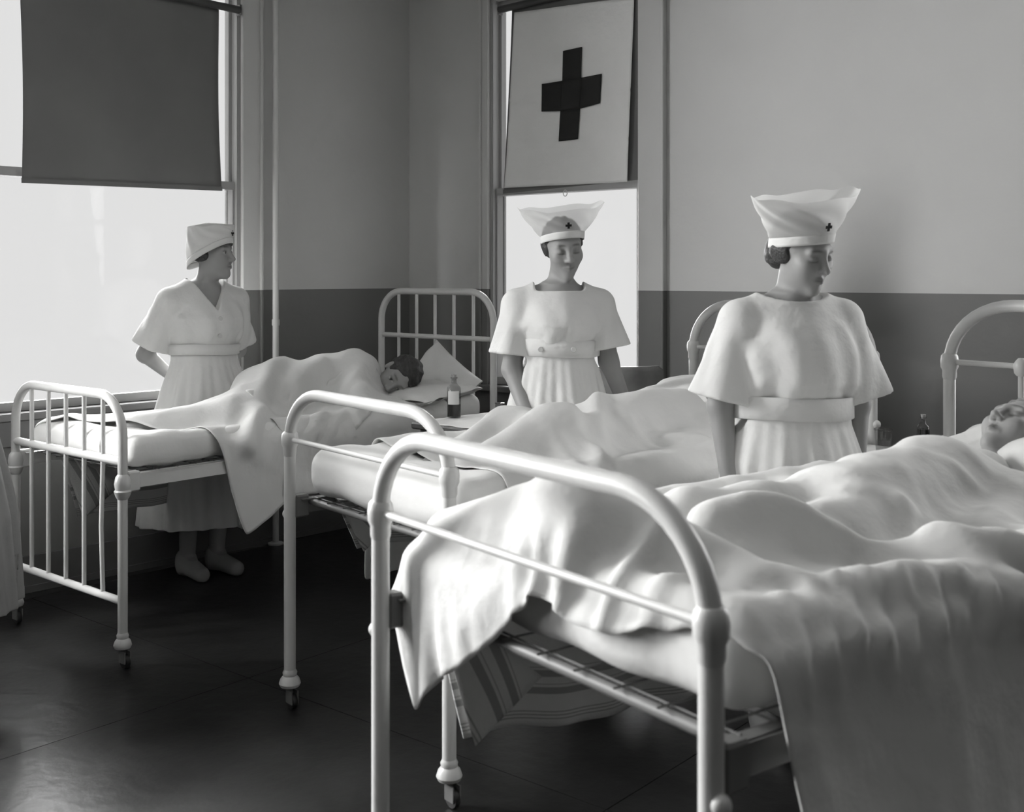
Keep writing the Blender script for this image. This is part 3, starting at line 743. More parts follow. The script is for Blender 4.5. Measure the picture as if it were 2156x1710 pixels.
def make_cap(e, hc, R, c):
    n = 96; T = lambda p: tuple(hc+R@np.array(p))
    zb = lambda y: c.get('z', .03)-c.get('tilt', .38)*y
    a0, b0 = (.093, .113) if c.get('closed') else (.0865, .104)
    vv, ff = [], []
    bh = c.get('band', .03)
    for j in range(5):
        for k in range(n):
            th = 2*math.pi*k/n; x, y = a0*math.cos(th), .014+b0*math.sin(th); g = 1+.004*(j in (0, 4))*-1
            vv.append(T((x*g+(.003*j/4)*math.cos(th), y*g, zb(y)+bh*j/4)))
    for j in range(4):
        for k in range(n): ff.append((j*n+k, j*n+(k+1) % n, (j+1)*n+(k+1) % n, (j+1)*n+k))
    cap = empty('cap', parent=e)
    o = mesh_obj('cap_band', vv, ff, COTTON, cap); o.modifiers.new('thickness', 'SOLIDIFY').thickness = .002
    vv, ff = [], []; m = 24
    for j in range(m+1):
        s = j/m; g = s**c.get('pow', .9)
        for k in range(n):
            th = 2*math.pi*k/n; ct, st = math.cos(th), math.sin(th)
            rx_ = a0+(c['wing']-a0)*g; ry_ = b0+(c['ry']-b0)*g
            x = rx_*(abs(ct)**(1-.25*s))*(1 if ct > 0 else -1); y = .014+ry_*st*(1-.25*s*abs(ct))
            z0 = zb(.014+b0*st)+bh; z1 = c['top']+c['horn']*abs(ct)**3+c.get('skew', 0)*ct
            sag = -c.get('sag', .02)*math.sin(math.pi*s)*abs(ct)**2*0
            z = z0+(z1-z0)*s+.004*math.sin(th*7+s*5)*s; r = .004*math.sin(th*9+s*9)*math.sin(math.pi*s)
            vv.append(T((x+r*ct, y+r*st+.012*s*math.sin(th*2+1), z)))
    for j in range(m):
        for k in range(n): ff.append((j*n+k, j*n+(k+1) % n, (j+1)*n+(k+1) % n, (j+1)*n+k))
    if c.get('closed'):
        vv.append(T((0, .02, c['top']+.02))); ff += [(m*n+k, m*n+(k+1) % n, len(vv)-1) for k in range(n)]
    o = mesh_obj('cap_veil', vv, ff, (c.get('mat') or VOILE) if not c.get('closed') else COTTON, cap)
    if c.get('closed'): o.modifiers.new('thickness', 'SOLIDIFY').thickness = .002
    # small cross on the front
    zc = zb(-.09)+bh+.02; s = .3; yy = .014-(b0+(c['ry']-b0)*.25)-.006; w_, l_ = .0045, .0125
    mb = MB()
    for (hx, hz) in ((l_, w_), (w_, l_)):
        P = [T((x, y, z)) for y in (yy-.001, yy+.001) for z in (zc-hz, zc+hz) for x in (-hx, hx)]
        mb.add(P, [(0, 1, 3, 2), (4, 6, 7, 5), (0, 4, 5, 1), (2, 3, 7, 6), (0, 2, 6, 4), (1, 5, 7, 3)])
    mb.build('cap_cross', CROSS, cap, smooth=False)
D3 = {'tab': [(.15, .27, .22), (.60, .235, .20), (.85, .215, .175), (.96, .182, .14), (1.04, .178, .136), (1.09, .196, .158), (1.18, .194, .155), (1.27, .175, .125), (1.33, .125, .09), (1.40, .07, .07)],
      'sleeves': [(.95, .068, .108), (.95, .068, .108)]}
D2 = {'tab': [(.15, .27, .22), (.60, .235, .20), (.88, .195, .165), (1.02, .165, .13), (1.07, .155, .12), (1.15, .158, .125), (1.20, .178, .142), (1.27, .165, .115), (1.33, .125, .088), (1.40, .07, .07)],
      'sleeves': [(.80, .064, .100), (.80, .064, .100)], 'bust': ((.06, -.06, 1.205, .068),)}
D1 = {'tab': [(.15, .31, .25), (.60, .27, .22), (.88, .20, .165), (.98, .165, .13), (1.05, .155, .122), (1.14, .178, .142), (1.20, .178, .142), (1.27, .165, .115), (1.33, .125, .088), (1.40, .07, .07)],
      'sleeves': [(.88, .062, .084), (.88, .062, .084)], 'bust': ((.06, -.06, 1.18, .07),)}
def square_neck(p): return rbox(p, (0, -.10, 1.338+.2), (.098, .165, .2), .012)
def round_neck(p): return ell(p, (0, -.012, 1.40), (.122, .112, .072))
def v_neck(p):
    d = np.maximum(-(p[:, 2]-1.235-1.75*np.abs(p[:, 0]))*.5, p[:, 1]-.02)
    return np.minimum(d, ell(p, (0, -.0, 1.42), (.085, .09, .07)))
# nurse 1: by the left window, arms folded behind her
P1 = at_depth(430, 600, 5.38)
nurse('person', 'nurse in a white V-neck dress and close cap standing before the left window', (P1.x, P1.y, 0), 42, 1.0,
      [((-.165, .01, 1.275), (-.245, .10, 1.035), (-.09, .19, .93), (.9, .05, -.2), (0, -1, .1), .5, 1),
       ((.165, .01, 1.275), (.235, .11, 1.035), (.07, .20, .95), (-.9, .05, -.15), (0, -1, .1), .5, -1)],
      ((.015, -.055, 1.497), yaw_frame(36, -3, 0)), D1, v_neck, .25, (1.03, 1.08),
      dict(wing=.098, ry=.118, top=.132, horn=.0, pow=1.3, closed=True, tilt=.5, z=.0, bun=False), eyes='open', buttons=[(0.0, 1.2), (0.0, 1.12)])
P2 = at_depth(1176, 600, 4.62)
nurse('person', 'nurse in a sheer winged cap and square-neck dress standing before the flag window', (P2.x, P2.y, 0), 4, 1.0,
      [((-.165, .01, 1.275), (-.19, .0, 1.02), (-.135, -.13, .845), (.25, -.55, -.5), (.1, .2, -1), .35, -1),
       ((.165, .01, 1.275), (.205, .0, 1.05), (.285, .02, .85), (.15, -.05, -1), (-1, 0, 0), .4, 1)],
      ((.018, -.022, 1.508), yaw_frame(8, 14, -5)), D2, square_neck, .20, (1.075, 1.145),
      dict(wing=.182, ry=.055, top=.165, horn=.012, pow=.85, tilt=.36, z=.03), buttons=[(-.085, 1.108), (.045, 1.108)])
P3 = at_depth(1668, 600, 3.47)
nurse('person', 'nurse in a round-neck belted dress and tilted winged cap beside the nearest bed', (P3.x, P3.y, 0), 10, .985,
      [((-.165, .01, 1.275), (-.225, .02, 1.02), (-.215, -.03, .80), (.1, -.1, -1), (1, 0, 0), .35, -1),
       ((.165, .01, 1.275), (.225, .02, 1.02), (.20, -.02, .80), (-.1, -.1, -1), (-1, 0, 0), .35, 1)],
      ((.012, -.05, 1.487), yaw_frame(22, 16, -5)), D3, round_neck, .20, (.985, 1.055),
      dict(wing=.225, ry=.06, top=.178, horn=.01, pow=.8, tilt=.3, z=.028, skew=.004, mat=LAWN))
P4 = at_depth(-128, 600, 3.75)
nurse('person', 'woman in a grey skirt at the left edge beside the barred footboard', (P4.x, P4.y, 0), -70, 1.0,
      [((-.165, .01, 1.275), (-.20, -.06, 1.03), (-.10, -.22, .98), (1, -.3, 0), (0, 1, 0), .5, -1),
       ((.165, .01, 1.275), (.20, -.06, 1.03), (.10, -.22, .98), (-1, -.3, 0), (0, 1, 0), .5, 1)],
      ((0, -.01, 1.505), yaw_frame(0, 0, 0)), D1, round_neck, .30, (1.03, 1.08),
      dict(wing=.082, ry=.094, top=.125, horn=.0, pow=1.4, closed=True), mat_d=GREY_COTTON, res=.009)
# ------------------------------------------------------------------ patients
def patient(name, label, B, prims, head_c, R, eyes, hair_m, curly, gown_prims):
    """prims: tapered capsules in bed coordinates; returns object and distance function used by the bedclothes"""
    e = empty(name, B.loc, B.rz, label, 'person', 'patients in bed')
    hc = np.array(head_c)
    def soft(p):
        d = caps(p, *prims[0])
        for q in prims[1:]: d = smin(d, caps(p, *q), .05)
        return d
    def body(p):
        d = soft(p); m = ((p-hc)**2).sum(1) < .2**2
        if m.any(): d[m] = smin(d[m], head_sdf((p[m]-hc)@R), .022)
        return d
    lo = np.min([np.minimum(a, b)-max(ra, rb) for a, b, ra, rb in prims]+[hc-.15], 0)-.02; hi = np.max([np.maximum(a, b)+max(ra, rb) for a, b, ra, rb in prims]+[hc+.15], 0)+.02
    v, f = sdf_mesh(body, lo, hi, .0056 if hair_m is HAIR else .0046)
    o = mesh_obj('body', v, f, SKIN, e); q = (v-hc)@R; t = np.ones(len(v)); m = (q**2).sum(1) < .16**2; t[m] = head_tint(q[m], eyes); set_tint(o, t)
    def hair(p):
        q = (p-hc)@R; d = ell(q, (0, .024, .044), (.083, .096, .086))
        d += .005*np.sin(q[:, 0]*curly+np.sin(q[:, 2]*70)*2)*np.sin(q[:, 1]*curly*.8+q[:, 2]*curly*.6)
        return smax(d, -(q[:, 1]+.048+1.3*np.maximum(q[:, 2]-.045, 0)-.8*np.maximum(-q[:, 2], 0)), .01)
    v, f = sdf_mesh(hair, hc-.16, hc+.16, .005); mesh_obj('hair', v, f, hair_m, e)
    def gown(p):
        d = caps(p, *gown_prims[0])
        for q in gown_prims[1:]: d = smin(d, caps(p, *q), .05)
        return d-.012+.004*np.sin(p[:, 0]*40+p[:, 1]*25)
    lo = np.min([np.minimum(a, b)-max(ra, rb) for a, b, ra, rb in gown_prims], 0)-.04; hi = np.max([np.maximum(a, b)+max(ra, rb) for a, b, ra, rb in gown_prims], 0)+.04
    v, f = sdf_mesh(gown, lo, hi, .011); mesh_obj('nightgown', v, f, COTTON, e)
    return lambda p: np.minimum(soft(p), gown(p))-.01
def to_bed(B, p):
    d = Vector(p)-B.loc; c, s = math.cos(-B.rz), math.sin(-B.rz); return (c*d.x-s*d.y, s*d.x+c*d.y, d.z)
def bed_dir(B, v): return to_bed(B, Vector(v)+B.loc)
def pillow(label, B, c, a, b, T, R, corner=.06):
    n, v, f = 28, [], []
    for sg in (1, -1):
        for j in range(n+1):
            for i in range(n+1):
                u, w_ = -1+2*i/n, -1+2*j/n
                x = a*u*(1-corner*(1-w_**2)); y = b*w_*(1-corner*(1-u**2))
                z = T*max(0, (1-u**4)*(1-w_**4))**.55*(1+.08*math.sin(5*u+3*w_)) + .006*math.sin(9*u+2*w_)*math.sin(7*w_-u)
                v.append(tuple(np.array(c)+R@np.array([x, y, sg*z if abs(sg*z) > 0 else 0])))
    N = (n+1)**2
    for j in range(n):
        for i in range(n):
            q = [j*(n+1)+i, j*(n+1)+i+1, (j+1)*(n+1)+i+1, (j+1)*(n+1)+i]; f.append(q); f.append([k+N for k in reversed(q)])
    o = mesh_obj('pillow', v, f, LINEN, None, True, B.loc, B.rz); tag(o, label, 'pillow', 'bed pillows')
    md = o.modifiers.new('weld', 'WELD'); md.merge_threshold = .001
    return o
# ------------------------------------------------------------------ the three beds
def foot_center(right, a, W):
    a = math.radians(a); return (right[0]-math.cos(a)*W/2, right[1]+math.sin(a)*W/2)
B1 = make_bed('iron_bed', 'white iron bed with barred head and foot rails in the far corner', foot_center((-1.39, 4.07), 40.5, .80), 40.5, .80, 2.0, 0.735, .985, 1.085, 1.335, rp=.0175, style='barred', zr=.685)
B2 = make_bed('iron_bed', 'middle white iron bed with a hooped foot rail and bare mattress end', (-.4425, 3.35), 51, .88, 1.93, .865, 1.045, 1.09, 1.30, rp=.019, zr=.675)
B3 = make_bed('iron_bed', 'nearest white iron bed with a hooped foot rail in the right foreground', foot_center((.277, 1.585), 54, .93), 54, .93, 2.0, .91, 1.10, 1.13, 1.33, rp=.0185, zr=.735)
mattress(B1, 'mattress on the barred corner bed', .692, .82, foot=.05)
mattress(B2, 'thick white mattress of the middle bed bulging at its bare foot end', .682, .845, foot=.045)
mattress(B3, 'mattress of the nearest bed showing under the gathered sheet', .742, .895, foot=.075, sag=.085)
tl = lambda *a: [tuple(np.array(x, float) if hasattr(x, '__len__') else x for x in q) for q in a]
up = lambda L_, z: [tuple(np.array(x)+np.array([0, 0, z]) if hasattr(x, '__len__') else x for x in q) for q in L_]
h1 = (.16, 1.575, .91)
g1 = tl(((.0, .95, .94), (-.02, 1.33, .95), .135, .125), ((-.02, 1.30, .98), (.03, 1.42, 1.03), .10, .075), ((.03, 1.42, 1.02), (.22, 1.26, .91), .06, .05), ((.22, 1.26, .91), (.27, 1.45, .86), .045, .035))
p1 = g1 + tl(((.0, .93, .95), (.20, .62, .90), .095, .07), ((.20, .62, .90), (.04, .26, .865), .065, .045), ((.0, .92, .90), (.10, .58, .87), .09, .065), ((.10, .58, .87), (-.04, .25, .85), .06, .045),
                   ((.02, 1.40, .95), (.11, 1.52, .925), .055, .05))
g1 = up(g1, -.085); p1 = up(p1, -.085)
f1 = frame(bed_dir(B1, (-.08, -.9, -.30)), bed_dir(B1, (.85, .0, .45)))
b1 = patient('person', 'dark-haired patient lying on one side facing the camera in the corner bed', B1, p1, h1, f1, 'open', HAIR, 90, g1)
h2 = (0, 1.64, .955)
g2 = tl(((0, .95, .90), (0, 1.32, .925), .135, .125), ((-.15, 1.36, .90), (.15, 1.36, .90), .07, .07), ((.19, 1.35, .89), (.25, 1.08, .88), .05, .045), ((-.19, 1.35, .89), (-.25, 1.08, .88), .05, .045))
p2_ = g2 + tl(((.08, .92, .90), (.10, .66, .985), .09, .07), ((.10, .66, .985), (.09, .32, .88), .065, .045), ((-.08, .92, .90), (-.10, .66, .96), .09, .07), ((-.10, .66, .96), (-.08, .32, .88), .06, .045), ((0, 1.38, .91), (0, 1.55, .94), .055, .05))
g2 = up(g2, -.09); p2_ = up(p2_, -.09)
f2 = frame((0.1, -.2, .95), (.0, 1, .25))
b2 = patient('person', 'patient in the middle bed hidden under the sheet and behind the nurse', B2, p2_, h2, f2, 'closed', HAIR, 90, g2)
DZ3 = -.085
h3 = (-.125, 1.79, .96)
g3 = tl(((-.02, .95, .885), (-.06, 1.34, .91), .13, .125), ((-.21, 1.42, .90), (.09, 1.40, .90), .07, .07), ((.13, 1.38, .89), (.22, 1.08, .88), .05, .045), ((-.25, 1.40, .89), (-.28, 1.08, .88), .05, .045))
p3_ = g3 + tl(((.06, .92, .88), (.09, .52, .905), .09, .065), ((.09, .52, .905), (.05, .16, .875), .06, .045), ((.03, .16, .92), (.0, .15, 1.01), .055, .042), ((-.10, .92, .88), (-.10, .52, .92), .09, .065),
                   ((-.10, .52, .92), (-.05, .17, .875), .06, .045), ((-.07, .17, .92), (-.065, .16, 1.015), .055, .042), ((-.07, 1.45, .92), (-.12, 1.69, .93), .055, .05))
f3 = frame(bed_dir(B3, (-.55, -.25, .80)), bed_dir(B3, (.70, .42, .42)))
up = lambda L_, z: [tuple(np.array(x)+np.array([0, 0, z]) if hasattr(x, '__len__') else x for x in q) for q in L_]
g3 = up(g3, DZ3); p3_ = up(p3_, -.05)
b3 = patient('person', 'fair-haired patient lying face up in the nearest bed at the right edge', B3, p3_, h3, f3, 'closed', FAIR_HAIR, 130, g3)
I3 = np.eye(3)
def euler(ax, ay, az): return np.array(Matrix.Rotation(math.radians(az), 3, 'Z') @ Matrix.Rotation(math.radians(ay), 3, 'Y') @ Matrix.Rotation(math.radians(ax), 3, 'X'))
pillow('flat pillow under the dark-haired patient in the corner bed', B1, (.06, 1.67, .835), .36, .22, .045, euler(4, 0, 8))
pillow('plump pillow propped up on its corner against the barred headboard', B1, (.15, 1.87, .865), .20, .155, .05, euler(60, 0, 10)@euler(0, 0, -32))
pillow('pillow at the head of the middle bed seen beside the nurse', B2, (-.12, 1.68, .90), .36, .22, .07, euler(14, 0, 5))
pillow('pillow behind the fair-haired patient in the nearest bed', B3, (-.11, 1.80, .915), .25, .19, .07, euler(16, -6, -4))
# bedclothes
def bed_clamp(x0, ymin):
    def c(Q):
        m = np.abs(Q[..., 0]) < x0; Q[..., 1] = np.where(m, np.maximum(Q[..., 1], ymin), Q[..., 1])
    return c
def px_bed(B, x, y, z):
    r = ray(x, y); t = (z-CH)/r.z; return to_bed(B, (r.x*t, t, z))[:2]
def creases(P, B, seed, ridges):
    """pinched folds: long ones along given lines, and fine ones all over"""
    ny, nx, _ = P.shape; idx = P.reshape(-1, 3)
    du = np.gradient(P, axis=1); dv = np.gradient(P, axis=0); N = np.cross(du, dv); N /= np.sqrt((N*N).sum(-1, keepdims=True))+1e-9
    rng = np.random.default_rng(seed); A_ = np.zeros((ny, nx)); u, v = np.meshgrid(np.arange(nx)*.022, np.arange(ny)*.022)
    for k in range(7):
        a = rng.uniform(0, math.pi); w_ = rng.uniform(14, 30); ph = rng.uniform(0, 6.3); wu = u+.03*np.sin(v*rng.uniform(5, 11)+ph); wv = v+.03*np.sin(u*rng.uniform(5, 11)+ph)
        m = np.clip(np.sin((u*math.cos(a+1)+v*math.sin(a+1))*rng.uniform(3, 7)+ph)*np.sin((u-v)*rng.uniform(2, 5)+2*ph), 0, 1)
        A_ += .0125*m*(1-np.abs(np.sin(w_*.5*(wu*math.cos(a)+wv*math.sin(a))+ph)))**3
    for (pts, z, amp, wd) in ridges:
        L_ = np.array([px_bed(B, x, y, z) for x, y in pts]); best = np.full((ny, nx), 9.0)
        for a, b in zip(L_[:-1], L_[1:]):
            ab = b-a; t = np.clip(((P[..., :2]-a)@ab)/(ab@ab), 0, 1); d = P[..., :2]-a-t[..., None]*ab; best = np.minimum(best, np.sqrt((d*d).sum(-1)))
        A_ += amp*(np.exp(-(best/wd)**2)-.35*np.exp(-((best-wd*1.8)/(wd))**2))*(P[..., 2] > B.mz-.11)
    return P+N*A_[..., None]*np.sign(N[ny//2, nx//2, 2])
def sheet(label, B, body, cx, cy, wx, wy, rot, sp=.023, steps=120, ymin=.024, seed=3, z=1.22, foot_gather=0.0, grow=(.06, .10), smooth_it=0, ridges=()):
    P = sheet_grid(cx, cy, wx, wy, math.radians(rot), z, sp); ny, nx, _ = P.shape
    over = np.maximum(0, ymin-P[..., 1]); P[..., 2] -= over; P[..., 1] = np.maximum(P[..., 1], ymin)     # what lies beyond the foot already hangs
    gx = wrinkle_field(ny, nx, seed+1, *grow); gy = wrinkle_field(ny, nx, seed+2, grow[0]*.7, grow[1]*.7)
    if foot_gather:
        v = (np.arange(ny)*sp)[:, None]; u = ((np.arange(nx)-nx/2)*sp)[None]
        gx = gx+foot_gather*np.clip(1-v/.45, 0, 1)*np.exp(-((u+.1)/.5)**4)
    P = drape(P, sp, col_sdf(B, body), steps=steps, clampf=bed_clamp(.62, ymin), seed=seed, gx=gx.astype(np.float32), gy=gy)
    P = creases(P, B, seed, ridges)
    o = grid_obj('bed_sheet', P, LINEN, None, B.loc, B.rz, sub=1, smooth_it=smooth_it)
    return tag(o, label, 'sheet', 'loose white bed sheets')
def b3f(p):                      # body plus added collision-only capsules, never meshed, that lift the sheet over the feet
    d = b3(p)
    for a, b, r0, r1 in (((-.06, .17, .985), (-.40, .13, .86), .045, .05), ((-.05, .17, .985), (.30, .32, .86), .045, .05)): d = smin(d, caps(p, a, b, r0, r1), .05)
    return d
sheet('white sheet over the patient in the corner bed with one corner hanging free', B1, b1, -.077, .83, 1.2, 1.2, 25, seed=3,
      ridges=[([(480, 850), (560, 800), (640, 775)], .95, .022, .03), ([(420, 870), (540, 830), (680, 800)], .92, .02, .03), ([(590, 860), (700, 820), (800, 800)], .9, .016, .025), ([(660, 790), (740, 770), (800, 790)], 1.0, .012, .02)])
sheet('crumpled sheet spilling over the near edge of the corner bed beside the table', B1, b1, .36, 1.20, .50, 1.0, 4, seed=13, grow=(.06, .12), steps=90, z=1.1)
sheet('white sheet humped over the patient in the middle bed', B2, b2, .02, .93, 1.50, 1.38, -6, seed=5,
      ridges=[([(960, 905), (1060, 870), (1180, 840)], .92, .012, .03), ([(1060, 900), (1150, 890), (1250, 935)], .88, .010, .03), ([(1255, 860), (1265, 940)], .9, .02, .025), ([(1290, 900), (1400, 915), (1480, 905)], .88, .012, .02)])
sheet('large white sheet tented over the feet on the nearest bed and hanging to the floor', B3, b3f, .234, .865, 2.0, 1.60, 18.5, sp=.021, seed=8, foot_gather=.28, grow=(.06, .12),
      ridges=[([(1480, 1100), (1620, 1095), (1800, 1092), (1960, 1105), (2156, 1112)], .93, .045, .03), ([(1560, 1215), (1750, 1215), (1950, 1185), (2156, 1165)], .905, .022, .03), ([(1900, 1010), (1980, 1060), (2156, 1085)], .97, .016, .022)]
      + [([(1640+k*62, 1235-k*9), (1690+k*62, 1290-k*11)], .905, .017+.005*(k % 3), .013) for k in range(9)])
# blankets hanging below the far side of each bed
def blanket_material():
    m = bpy.data.materials.new('striped_blanket'); m.use_nodes = True; N = m.node_tree.nodes; L = m.node_tree.links
    b = N['Principled BSDF']; b.inputs['Roughness'].default_value = .95; b.inputs['Specular IOR Level'].default_value = .1
    uv = N.new('ShaderNodeUVMap'); uv.uv_map = 'uv'; sx = N.new('ShaderNodeSeparateXYZ'); L.new(uv.outputs[0], sx.inputs[0])
    tot = None
    for c, hw, k in ((.018, .0016, .5), (.026, .0016, .5), (.034, .0016, .5), (.083, .008, .55), (.098, .0012, .4), (.123, .008, .55), (.137, .0012, .4)):
        cm = N.new('ShaderNodeMath'); cm.operation = 'COMPARE'; cm.inputs[1].default_value = c; cm.inputs[2].default_value = hw; L.new(sx.outputs['Y'], cm.inputs[0])
        mu = N.new('ShaderNodeMath'); mu.operation = 'MULTIPLY'; mu.inputs[1].default_value = k; L.new(cm.outputs[0], mu.inputs[0])
        if tot is None: tot = mu
        else:
            ad = N.new('ShaderNodeMath'); ad.operation = 'ADD'; L.new(tot.outputs[0], ad.inputs[0]); L.new(mu.outputs[0], ad.inputs[1]); tot = ad
    mx = N.new('ShaderNodeMix'); mx.data_type = 'RGBA'; L.new(tot.outputs[0], mx.inputs['Factor']); mx.inputs['A'].default_value = (.66, .66, .65, 1); mx.inputs['B'].default_value = (.08, .08, .08, 1)
    L.new(mx.outputs['Result'], b.inputs['Base Color'])
    no = N.new('ShaderNodeTexNoise'); no.inputs['Scale'].default_value = 160; tc = N.new('ShaderNodeTexCoord'); L.new(tc.outputs['Object'], no.inputs['Vector'])
    bu = N.new('ShaderNodeBump'); bu.inputs['Strength'].default_value = .35; bu.inputs['Distance'].default_value = .004; L.new(no.outputs['Fac'], bu.inputs['Height']); L.new(bu.outputs[0], b.inputs['Normal'])
    return m
BLANKET = blanket_material()
def blanket(label, B, x, ys, top, hem0, hem1, fold=True):
    """side hang at local x from y=ys[0] to ys[1]; its front edge runs slantwise down to the hem corner"""
    n, m = 60, 16; v, f, uv = [], [], []
    for i in range(n+1):
        s = i/n; yt = ys[0]-.10+(ys[1]-ys[0]+.10)*s; yb = ys[0]+(ys[1]-ys[0])*s; hz = hem0+(hem1-hem0)*s+.008*math.sin(s*17)
        for j in range(m+1):
            t = j/m; y = yt*(1-t)+yb*t; z = top*(1-t)+hz*t
            v.append((x+.016*math.sin(y*15+1)*t+.008*math.sin(y*33)*t-.02*t, y, z)); uv.append((y, (1-t)*(top-hz)))
    for i in range(n):
        for j in range(m): f.append((i*(m+1)+j, (i+1)*(m+1)+j, (i+1)*(m+1)+j+1, i*(m+1)+j+1))
    # top turned in over the springs
    n0 = len(v)
    for i in range(n+1):
        y = v[i*(m+1)][1]; v.append((x+.10, y, top+.004)); uv.append((y, .3))
    for i in range(n): f.append((i*(m+1), n0+i, n0+i+1, (i+1)*(m+1)))
    if fold:                                     # corner turned back
        a = len(v); k = 8; c = (ys[0], hem0); A_ = (ys[0]-.10, top); B_ = (ys[0]+.16, hem0+.12)
        for i in range(k+1):
            for j in range(k+1):
                s, t = i/k, j/k; y = (A_[0]*(1-s)+B_[0]*s)*(1-t)+c[0]*t; z = (A_[1]*(1-s)+B_[1]*s)*(1-t)+c[1]*t
                v.append((x+.014+.022*s*(1-t)+.03*math.sin(math.pi*s)*(1-t), y, z)); uv.append((y, .17*(1-t)*(.3+.7*s)+.02))
        for i in range(k):
            for j in range(k): f.append((a+i*(k+1)+j, a+(i+1)*(k+1)+j, a+(i+1)*(k+1)+j+1, a+i*(k+1)+j+1))
    o = mesh_obj('striped_blanket', v, f, BLANKET, None, True, B.loc, B.rz)
    l = o.data.uv_layers.new(name='uv')
    for p in o.data.polygons:
        for li in p.loop_indices: l.data[li].uv = uv[o.data.loops[li].vertex_index]
    o.modifiers.new('thickness', 'SOLIDIFY').thickness = .004
    return tag(o, label, 'blanket', 'striped blankets hanging under the beds')
blanket('pale blanket corner hanging below the far side of the barred bed', B1, -.375, (.27, 1.7), .675, .385, .38)
blanket('striped blanket corner hanging below the middle bed', B2, -.41, (.25, 1.6), .665, .478, .46)
blanket('striped blanket hanging below the far side of the nearest bed', B3, -.43, (.20, 1.6), .725, .405, .29)
# ------------------------------------------------------------------ bedside tables and what stands on them
def table(label, corner, ang, wx, wy, ht, cloth_lbl):
    """corner: front left corner; front edge runs along ang degrees clockwise"""
    e = empty('bedside_table', (corner[0], corner[1], 0), -math.radians(ang), label, 'table', 'bedside tables')
    MB().box(0, wx, 0, wy, ht-.028, ht, .006).build('table_top', WOOD, e, smooth=False)
    MB().box(.03, wx-.03, .03, wy-.03, ht-.11, ht-.028).build('apron', WOOD, e, smooth=False)
    for x in (.045, wx-.045):
        for y in (.045, wy-.045): MB().tube([(x, y, 0), (x, y, ht-.03)], [.014, .02], 10).build('leg', WOOD, e)
    MB().box(.04, wx-.04, .04, wy-.04, .22, .24).build('shelf', WOOD, e, smooth=False)
    n, v, f = 24, [], []
    for j in range(n+1):
        for i in range(n+1):
            x, y = .012+(wx-.02)*i/n, .02+(wy-.03)*j/n
            v.append((x, y, ht+.003+.0012*math.sin(x*60+y*20)*math.sin(y*45)))
    for j in range(n):
        for i in range(n): f.append((j*(n+1)+i, j*(n+1)+i+1, (j+1)*(n+1)+i+1, (j+1)*(n+1)+i))
    o = mesh_obj('table_cloth', v, f, LINEN, None, True, (corner[0], corner[1], 0), -math.radians(ang)); o.modifiers.new('thickness', 'SOLIDIFY').thickness = .0025
    tag(o, cloth_lbl, 'tablecloth', 'white table covers')
    return e
TH = .775
table('small dark bedside table between the corner bed and the middle bed', (-.433, 4.86), 44, .434, .50, TH, 'white cloth on the bedside table beside the corner bed')
table('small dark bedside table behind the bending nurse', (1.0, 3.93), 48, .42, .42, TH, 'white cloth on the bedside table beside the nearest headboard')
def bottle(label, x, y, Z, ht, r, level, lab):
    p = at_depth(x, y, Z); z0 = TH+.0055
    e = empty('medicine_bottle', (p.x, p.y, z0), .4, label, 'bottle', 'corked medicine bottles')
    s = ht; MB().lathe([(0, .0), (r*.92, 0), (r, .004), (r, s*.66), (r*.93, s*.70), (r*.5, s*.77), (r*.36, s*.81), (r*.36, s*.90), (r*.5, s*.905), (r*.5, s*.925), (r*.4, s*.93)], seg=28).build('glass_body', BOTTLE, e)
    MB().lathe([(0, .004), (r*.93, .004), (r*.93, s*level), (0, s*level)], seg=24).build('medicine', MEDICINE, e)
    MB().lathe([(r*.30, s*.88), (r*.33, s*.93), (r*.42, s*1.0), (0, s*1.0)], seg=16).build('stopper', CORK, e)
    v, f, n = [], [], 16; a0 = math.atan2(-p.y, -p.x)-.4-.95
    for z in lab:
        for i in range(n+1): a = a0+1.7*i/n; v.append(((r+.0012)*math.cos(a), (r+.0012)*math.sin(a), s*z))
    for i in range(n): f.append((i, i+1, n+2+i, n+1+i))
    mesh_obj('paper_label', v, f, LABEL, e); return e
bottle('corked bottle half full of dark medicine on the table beside the corner bed', 956, 882, 4.98, .188, .0305, .30, (.31, .62))
bottle('small dark corked bottle with a paper label beside the nearest headboard', 1944, 955, 4.0, .132, .0215, .60, (.13, .38))
def tumbler(label, x, y, Z, ht, r):
    p = at_depth(x, y, Z); e = empty('glass_tumbler', (p.x, p.y, TH+.0055), 0, label, 'glass', 'drinking glasses')
    MB().lathe([(0, 0), (r*.82, 0), (r, ht), (r*.93, ht), (r*.76, .008), (0, .008)], seg=28).build('tumbler_wall', TUMBLER, e)
    MB().lathe([(r*1.005, ht*.93), (r*1.05, ht*.95), (r*1.05, ht), (r*.95, ht+.001)], seg=28).build('rim', TUMBLER, e)
    MB().lathe([(0, .0085), (r*.755, .0085), (r*.84, ht*.55), (0, ht*.55)], seg=24).build('water', glass_material('water', .9), e); return e
tumbler('small clear glass tumbler on the table beside the barred headboard', 1052, 862, 5.02, .058, .021)
tumbler('tall clear glass tumbler behind the arm of the bending nurse', 1860, 972, 3.95, .088, .031)
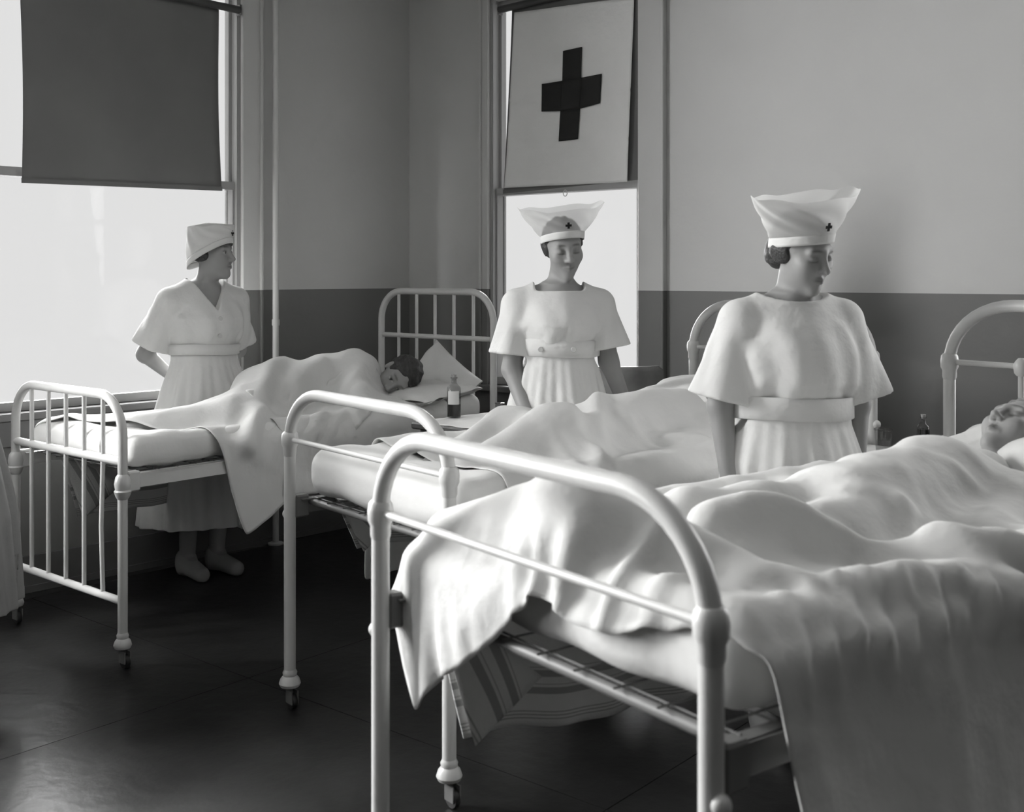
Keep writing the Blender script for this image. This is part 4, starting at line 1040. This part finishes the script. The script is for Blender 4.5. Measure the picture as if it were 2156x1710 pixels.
# ------------------------------------------------------------------ chair by the window
cp_ = at_depth(1322, 780, 5.18)
ch = empty('wooden_chair', (cp_.x, cp_.y, 0), math.radians(8), 'wooden chair with a curved bentwood back standing under the flag window', 'chair')
def bent_panel(w_, z0, z1, depth, th, m, name, rnd=.03):
    n, k, v, f = 24, 8, [], []
    for side in (0, 1):
        for j in range(k+1):
            t = j/k
            for i in range(n+1):
                s = -1+2*i/n; inset = rnd*(1-math.sqrt(max(0, 1-max(0, abs(2*t-1)*1.0)**4))); x = (w_/2-inset)*s
                y = depth*(s*s)+ (th if side else 0); v.append((x, -y, z0+(z1-z0)*t))
    N = (k+1)*(n+1)
    for j in range(k):
        for i in range(n):
            q = [j*(n+1)+i, j*(n+1)+i+1, (j+1)*(n+1)+i+1, (j+1)*(n+1)+i]; f.append(q); f.append([a+N for a in reversed(q)])
    for i in range(n): f.append([i, i+N, i+1+N, i+1]); f.append([k*(n+1)+i, k*(n+1)+i+1, k*(n+1)+i+1+N, k*(n+1)+i+N])
    for j in range(k): f.append([j*(n+1), (j+1)*(n+1), (j+1)*(n+1)+N, j*(n+1)+N]); f.append([j*(n+1)+n, j*(n+1)+n+N, (j+1)*(n+1)+n+N, (j+1)*(n+1)+n])
    return mesh_obj(name, v, f, m, ch)
CHW = mat('polished_wood', 0.20, 0.25, 0.5, 0.3, 7)
bent_panel(.37, .80, .985, -.055, .014, CHW, 'back_panel')
for s in (-1, 1):
    MB().tube([(s*.15, -.02, 0), (s*.15, .0, .44), (s*.155, .045, .86)], [.016, .018, .014], 10).build('back_post', CHW, ch)
    MB().tube([(s*.165, -.38, 0), (s*.15, -.36, .44)], [.014, .018], 10).build('leg', CHW, ch)
MB().box(-.19, .19, -.40, .01, .44, .465, .01).build('seat', CHW, ch, smooth=False)
MB().tube([(-.15, -.01, .22), (.15, -.01, .22)], .01, 8).build('stretcher', CHW, ch); MB().tube([(-.16, -.37, .2), (.16, -.37, .2)], .01, 8).build('stretcher', CHW, ch)
